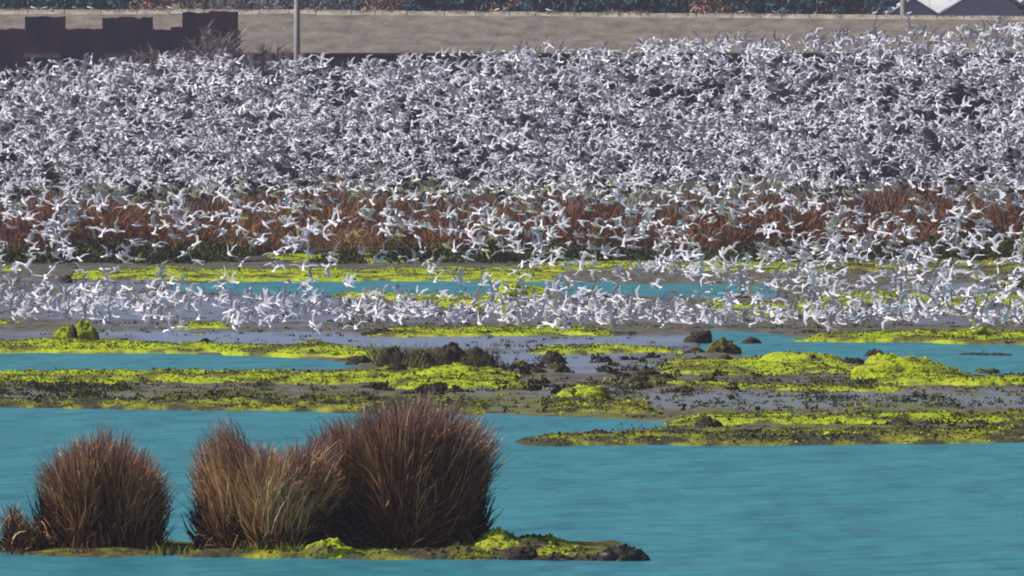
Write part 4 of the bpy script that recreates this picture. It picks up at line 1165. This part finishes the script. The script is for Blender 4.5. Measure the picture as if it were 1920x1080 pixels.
# ------------------------------------------------------------------ gulls
def gull_mesh(arm, hand, sweep=0.0, span=1.0, twist=0.0, legs=False, seg=6):
    """one gull facing +x, wing angles in degrees (arm, hand), returned as arrays"""
    mb = MB()
    st = [(-0.205, 0.016, 0.012, 0.012), (-0.13, 0.042, 0.036, 0.004), (-0.03, 0.058, 0.058, 0.0), (0.06, 0.055, 0.058, 0.0), (0.115, 0.036, 0.040, 0.016), (0.155, 0.034, 0.038, 0.022), (0.19, 0.018, 0.020, 0.018)]
    mb.loft([[(x, ry * math.cos(2 * math.pi * k / seg), zc + rz * math.sin(2 * math.pi * k / seg)) for k in range(seg)] for x, ry, rz, zc in st], 0)
    mb.loft([[(0.185, 0.009, 0.018), (0.185, -0.009, 0.018), (0.185, 0, 0.004)], [(0.232, 0.002, 0.012), (0.232, -0.002, 0.012), (0.232, 0, 0.006)]], 4)
    mb.loft([[(-0.16, 0.03, 0.02), (-0.16, -0.03, 0.02), (-0.16, -0.03, 0.0), (-0.16, 0.03, 0.0)], [(-0.31, 0.075, 0.014), (-0.31, -0.075, 0.014), (-0.31, -0.075, 0.006), (-0.31, 0.075, 0.006)]], 0)
    for s in (1, -1):
        sts = [(0.0, 0.065, 0.125), (0.13, 0.078, 0.125), (0.25, 0.11, 0.115), (0.37, 0.055, 0.082), (0.46, 0.0, 0.048), (0.545, -0.075, 0.010)]
        prev = None
        y = 0.035; z = 0.03
        ylast = 0.0
        for k, (sp, le, ch) in enumerate(sts):
            d = (sp - ylast) * span
            a = R(arm if k <= 2 else hand)
            y += d * math.cos(a); z += d * math.sin(a); ylast = sp
            xle = le - sweep * max(0, sp - 0.2)
            th = 0.012 * (1 - k / 5.5)
            nx_, nz_ = -math.sin(a), math.cos(a)
            tw = math.tan(R(twist)) * sp
            ring = [(xle, s * y, z + tw * 0.3), (xle - ch * 0.35, s * (y + nx_ * th), z + nz_ * th), (xle - ch, s * y, z - tw * ch * 2), (xle - ch * 0.35, s * (y - nx_ * th * 0.6), z - nz_ * th * 0.6)]
            idx = mb.add(ring)
            if prev is not None:
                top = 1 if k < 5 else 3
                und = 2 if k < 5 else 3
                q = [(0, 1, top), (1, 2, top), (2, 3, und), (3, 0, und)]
                for a_, b_, m_ in q:
                    if s > 0: mb.quad(prev + a_, prev + b_, idx + b_, idx + a_, m_)
                    else: mb.quad(prev + b_, prev + a_, idx + a_, idx + b_, m_)
            prev = idx
    if legs:
        for s in (1, -1):
            mb.tube((-0.03, 0.025 * s, -0.05), (-0.045, 0.03 * s, -0.16), 0.006, 0.005, 4, 4)
            mb.tube((-0.045, 0.03 * s, -0.16), (0.0, 0.035 * s, -0.168), 0.006, 0.008, 4, 4)
    return np.array(mb.v, np.float32), np.array(mb.f, np.int32), np.array(mb.m, np.int32)

POSES = [  # (arm, hand, sweep, span, twist), words
    ((55, 35, 0.2, 1.0, 0), 'wings raised'),
    ((72, 60, 0.1, 0.95, 0), 'wings straight up'),
    ((30, -10, 0.5, 1.0, 5), 'wings arched'),
    ((15, 5, 0.1, 1.0, 0), 'wings flat'),
    ((-15, -40, 0.2, 1.0, -5), 'wings pushed down'),
    ((-35, -60, 0.3, 0.95, -8), 'wings fully down'),
    ((40, -25, 0.7, 0.9, 8), 'wings bent'),
    ((25, 30, -0.1, 1.0, 10), 'wings angled up'),
]
GMATS = [M['gull_white'], M['gull_grey'], M['gull_under'], M['gull_dark'], M['gull_bill']]
PM = [gull_mesh(*p[0], legs=(k in (0, 1, 6))) for k, p in enumerate(POSES)]
PMESH = [make_mesh('gull', v * 1.0, f, m, smooth=False, mats=GMATS) for v, f, m in PM]

ENV = [(-300, 140), (0, 132), (150, 120), (250, 118), (380, 108), (560, 118), (700, 118), (860, 108), (1000, 90), (1150, 84), (1300, 76), (1450, 76), (1560, 64), (1700, 56), (1850, 48), (2300, 50)]
def density(px, py):
    top = interp(ENV, px)
    d = sstep(-14, 24, py - top)
    lowleft = np.interp(py, [290, 335, 370, 430, 470, 495, 520], [1.0, 0.7, 0.19, 0.16, 0.14, 0.09, 0.05])
    lowright = np.interp(py, [290, 335, 370, 430, 470, 520, 560, 600], [1.0, 0.7, 0.21, 0.22, 0.30, 0.32, 0.28, 0.13])
    w = sstep(600, 1500, px)
    k = lowleft * (1 - w) + lowright * w
    d = d * k
    # ragged holes in the flock
    hole = fbm(px / 90.0, py / 60.0, 777, 3)
    d = d * (0.60 + 0.7 * sstep(0.3, 0.62, hole)) * (0.75 + 0.5 * sstep(0.35, 0.6, vnoise(px / 26.0, py / 20.0, 778)))
    gap = np.exp(-((px - 1790) / 55.0) ** 2 - ((py - 185) / 22.0) ** 2)
    gap2 = np.exp(-((px - 1180) / 230.0) ** 2 - ((py - 538) / 20.0) ** 2)
    return np.clip(d, 0, 1) * (1 - 0.85 * gap) * (1 - 0.65 * gap2)

rb = np.random.default_rng(2024)
birds = []   # px, py, D, pose, yaw, pitch, roll, size
def sample_birds(n, fn, x0, x1, y0, y1):
    out = []
    while len(out) < n:
        px = rb.uniform(x0, x1, n * 2); py = rb.uniform(y0, y1, n * 2)
        k = rb.uniform(0, 1, n * 2) < fn(px, py)
        out += list(zip(px[k], py[k]))
    return out[:n]
N_AIR = 9600
for px, py in sample_birds(N_AIR, density, -260, 2180, 30, 600):
    dg = FPX * CAMH / max(py - YH, 1)
    hi = min(735, dg - 3)
    if py > 335: hi = min(hi, 592)
    lo_ = np.interp(py, [60, 300, 345, 400, 480, 600], [625, 620, 585, 490, 445, 430])
    D = rb.uniform(lo_, max(hi, lo_ + 4))
    birds.append([px, py, min(D, dg - 2), rb.choice(8, p=[.16, .10, .16, .16, .11, .08, .13, .10])])
def belt(px, py):
    c = np.interp(px, [-300, 0, 200, 640, 1300, 1700, 2300], [572, 568, 572, 585, 590, 588, 590])
    w = np.interp(px, [-300, 200, 700, 1900, 2300], [27, 27, 20, 19, 19])
    k = np.exp(-((py - c) / w) ** 2)
    return k * (0.35 + 0.8 * fbm(px / 60.0, py * 0 + 3, 91, 2)) * (py < 622)
for px, py in sample_birds(760, belt, -260, 2180, 515, 624):
    dg = FPX * CAMH / (py - YH)
    D = dg - abs(rb.normal(0, 6)) - 1.0
    birds.append([px, py, D, rb.choice(8, p=[.32, .28, .10, .05, .04, .02, .11, .08])])
mats_rot = []
for b in birds:
    # most birds head left or away, banking
    yaw = rb.choice([R(180), R(120), R(60), R(0), R(230)], p=[.30, .28, .18, .12, .12]) + rb.normal(0, 0.45)
    pitch = -abs(rb.normal(0.22, 0.3)); roll = rb.normal(0, 0.42)
    b += [yaw, pitch, roll, rb.normal(1.25 if b[1] < 345 else 1.18, 0.10)]

# the nearest 300 stand as individuals
def apparent(b): return b[2]
vis = [b for b in birds if -10 < b[0] < 1930]
order = sorted(vis, key=apparent)
single = order[:284]
sid = set(id(b) for b in single)
rest = [b for b in birds if id(b) not in sid]

def bird_matrix(b):
    px, py, D, pose, yaw, pitch, roll, size = b
    p = at(px, py, D)
    p.z = max(p.z, 0.22)
    return Matrix.Translation(p) @ Matrix.Rotation(yaw, 4, 'Z') @ Matrix.Rotation(pitch, 4, 'Y') @ Matrix.Rotation(roll, 4, 'X') @ Matrix.Scale(size, 4)

def facing(yaw):
    a = math.degrees(yaw) % 360
    if a < 50 or a > 310: return 'heading right'
    if a < 130: return 'flying away'
    if a < 230: return 'heading left'
    return 'coming nearer'
MARKS = [(-1e9, 'at the left edge'), (60, 'above the twin knobs'), (200, 'right of the twin knobs'), (310, 'above the short algae strip'), (450, 'left of the debris heap'), (620, 'by the left channel end'), (720, 'above the debris heap'), (930, 'near picture centre'), (1020, 'above the pointed clod'), (1140, 'right of the pointed clod'), (1260, 'above the jagged clod'), (1400, 'above the broad mound'), (1560, 'between the right mounds'), (1640, 'above the largest mound'), (1790, 'above the driftwood'), (1880, 'at the right edge')]
def where(b):
    m = [t for a, t in MARKS if b[0] >= a][-1]
    py = b[1]
    if py < 480: return 'before the reeds ' + m
    if py < 530: return 'over far algae ' + m
    if py < 575: return 'over far channel ' + m
    return 'low over mud ' + m
shared = {}
for b in single:
    shared.setdefault('gull, ' + POSES[b[3]][1] + ', ' + facing(b[4]) + ', ' + where(b), []).append(b)
ORD = {1: [''], 2: ['left ', 'right '], 3: ['left ', 'middle ', 'right '], 4: ['leftmost ', 'second ', 'third ', 'rightmost '], 5: ['leftmost ', 'second ', 'middle ', 'fourth ', 'rightmost ']}
for lb, bs_ in shared.items():
    bs_.sort(key=lambda b: b[0])
    words_ = ORD.get(len(bs_), [''] * len(bs_))
    for b, w_ in zip(bs_, words_):
        o = bpy.data.objects.new('gull', PMESH[b[3]])
        col.objects.link(o)
        o.matrix_world = bird_matrix(b)
        tag(o, w_ + lb, 'gull', 'nearest gulls at the lower edge of the flock')

perch = make_mesh('gull', *[gull_mesh(-84, -84, 0.9, 0.22, 0, legs=True)[q] for q in (0, 1, 2)], mats=GMATS)
for k, px in enumerate([62, 85, 140, 168, 300, 318, 430, 500, 932, 1028, 1390, 1452, 1640, 1705]):
    z = float(np.interp(xat(px, SD + 11.9), [xat(480, SD), xat(1920, SD)], [zr_l, zr_r]))
    o = link('gull', perch, loc=(xat(px, SD + 11.8), SD + 11.8, z + 0.12 + 0.22))
    o.rotation_euler = (0, R(-12), random.choice([0.3, 2.8, 3.6, 5.9]))
    o.scale = (1.2,) * 3
    side_ = [t for a, t in [(-1, 'left of the first light notch'), (75, 'above the first parapet block, left'), (130, 'above the gap, left'), (160, 'above the gap, right'), (290, 'above the right notch, left'), (310, 'above the right notch, right'), (400, 'above the tallest bush'), (480, 'left of the pole'), (900, 'just left of centre'), (1000, 'just right of centre'), (1380, 'right half, left of two'), (1450, 'right half, right of two'), (1600, 'left of the gables'), (1700, 'beside the pale pole')] if px >= a][-1]
    tag(o, 'gull perched on the shed ridge, ' + side_, 'gull', 'gulls perched on the ridge')

# everything further back is one uncountable flock
vs_, fs_, ms_ = [], [], []
off = 0
for b in rest:
    v, f, m = PM[b[3]]
    Mx = np.array(bird_matrix(b))
    vs_.append(v @ Mx[:3, :3].T + Mx[:3, 3]); fs_.append(f + off); ms_.append(m)
    off += len(v)
me = make_mesh('gull_flock', np.concatenate(vs_), np.concatenate(fs_), np.concatenate(ms_), mats=GMATS)
tag(link('gull_flock', me), 'dense cloud of thousands of white and grey gulls in flight', 'gull flock', None, 'stuff')

# ------------------------------------------------------------------ haze
mb = MB(); mb.box(-330, 330, -60, 1500, -2.0, 40.0)
hm = bpy.data.materials.new('haze')
hm.use_nodes = True
hm.node_tree.nodes.clear()
pv = hm.node_tree.nodes.new('ShaderNodeVolumePrincipled')
pv.inputs['Color'].default_value = (0.78, 0.78, 1.0, 1)
pv.inputs['Density'].default_value = 0.00010
pv.inputs['Anisotropy'].default_value = 0.0
hmo = hm.node_tree.nodes.new('ShaderNodeOutputMaterial')
hm.node_tree.links.new(pv.outputs[0], hmo.inputs['Volume'])
tag(link('haze', mb.mesh('haze', [hm])), 'thin pale haze over the marsh', kind='stuff')
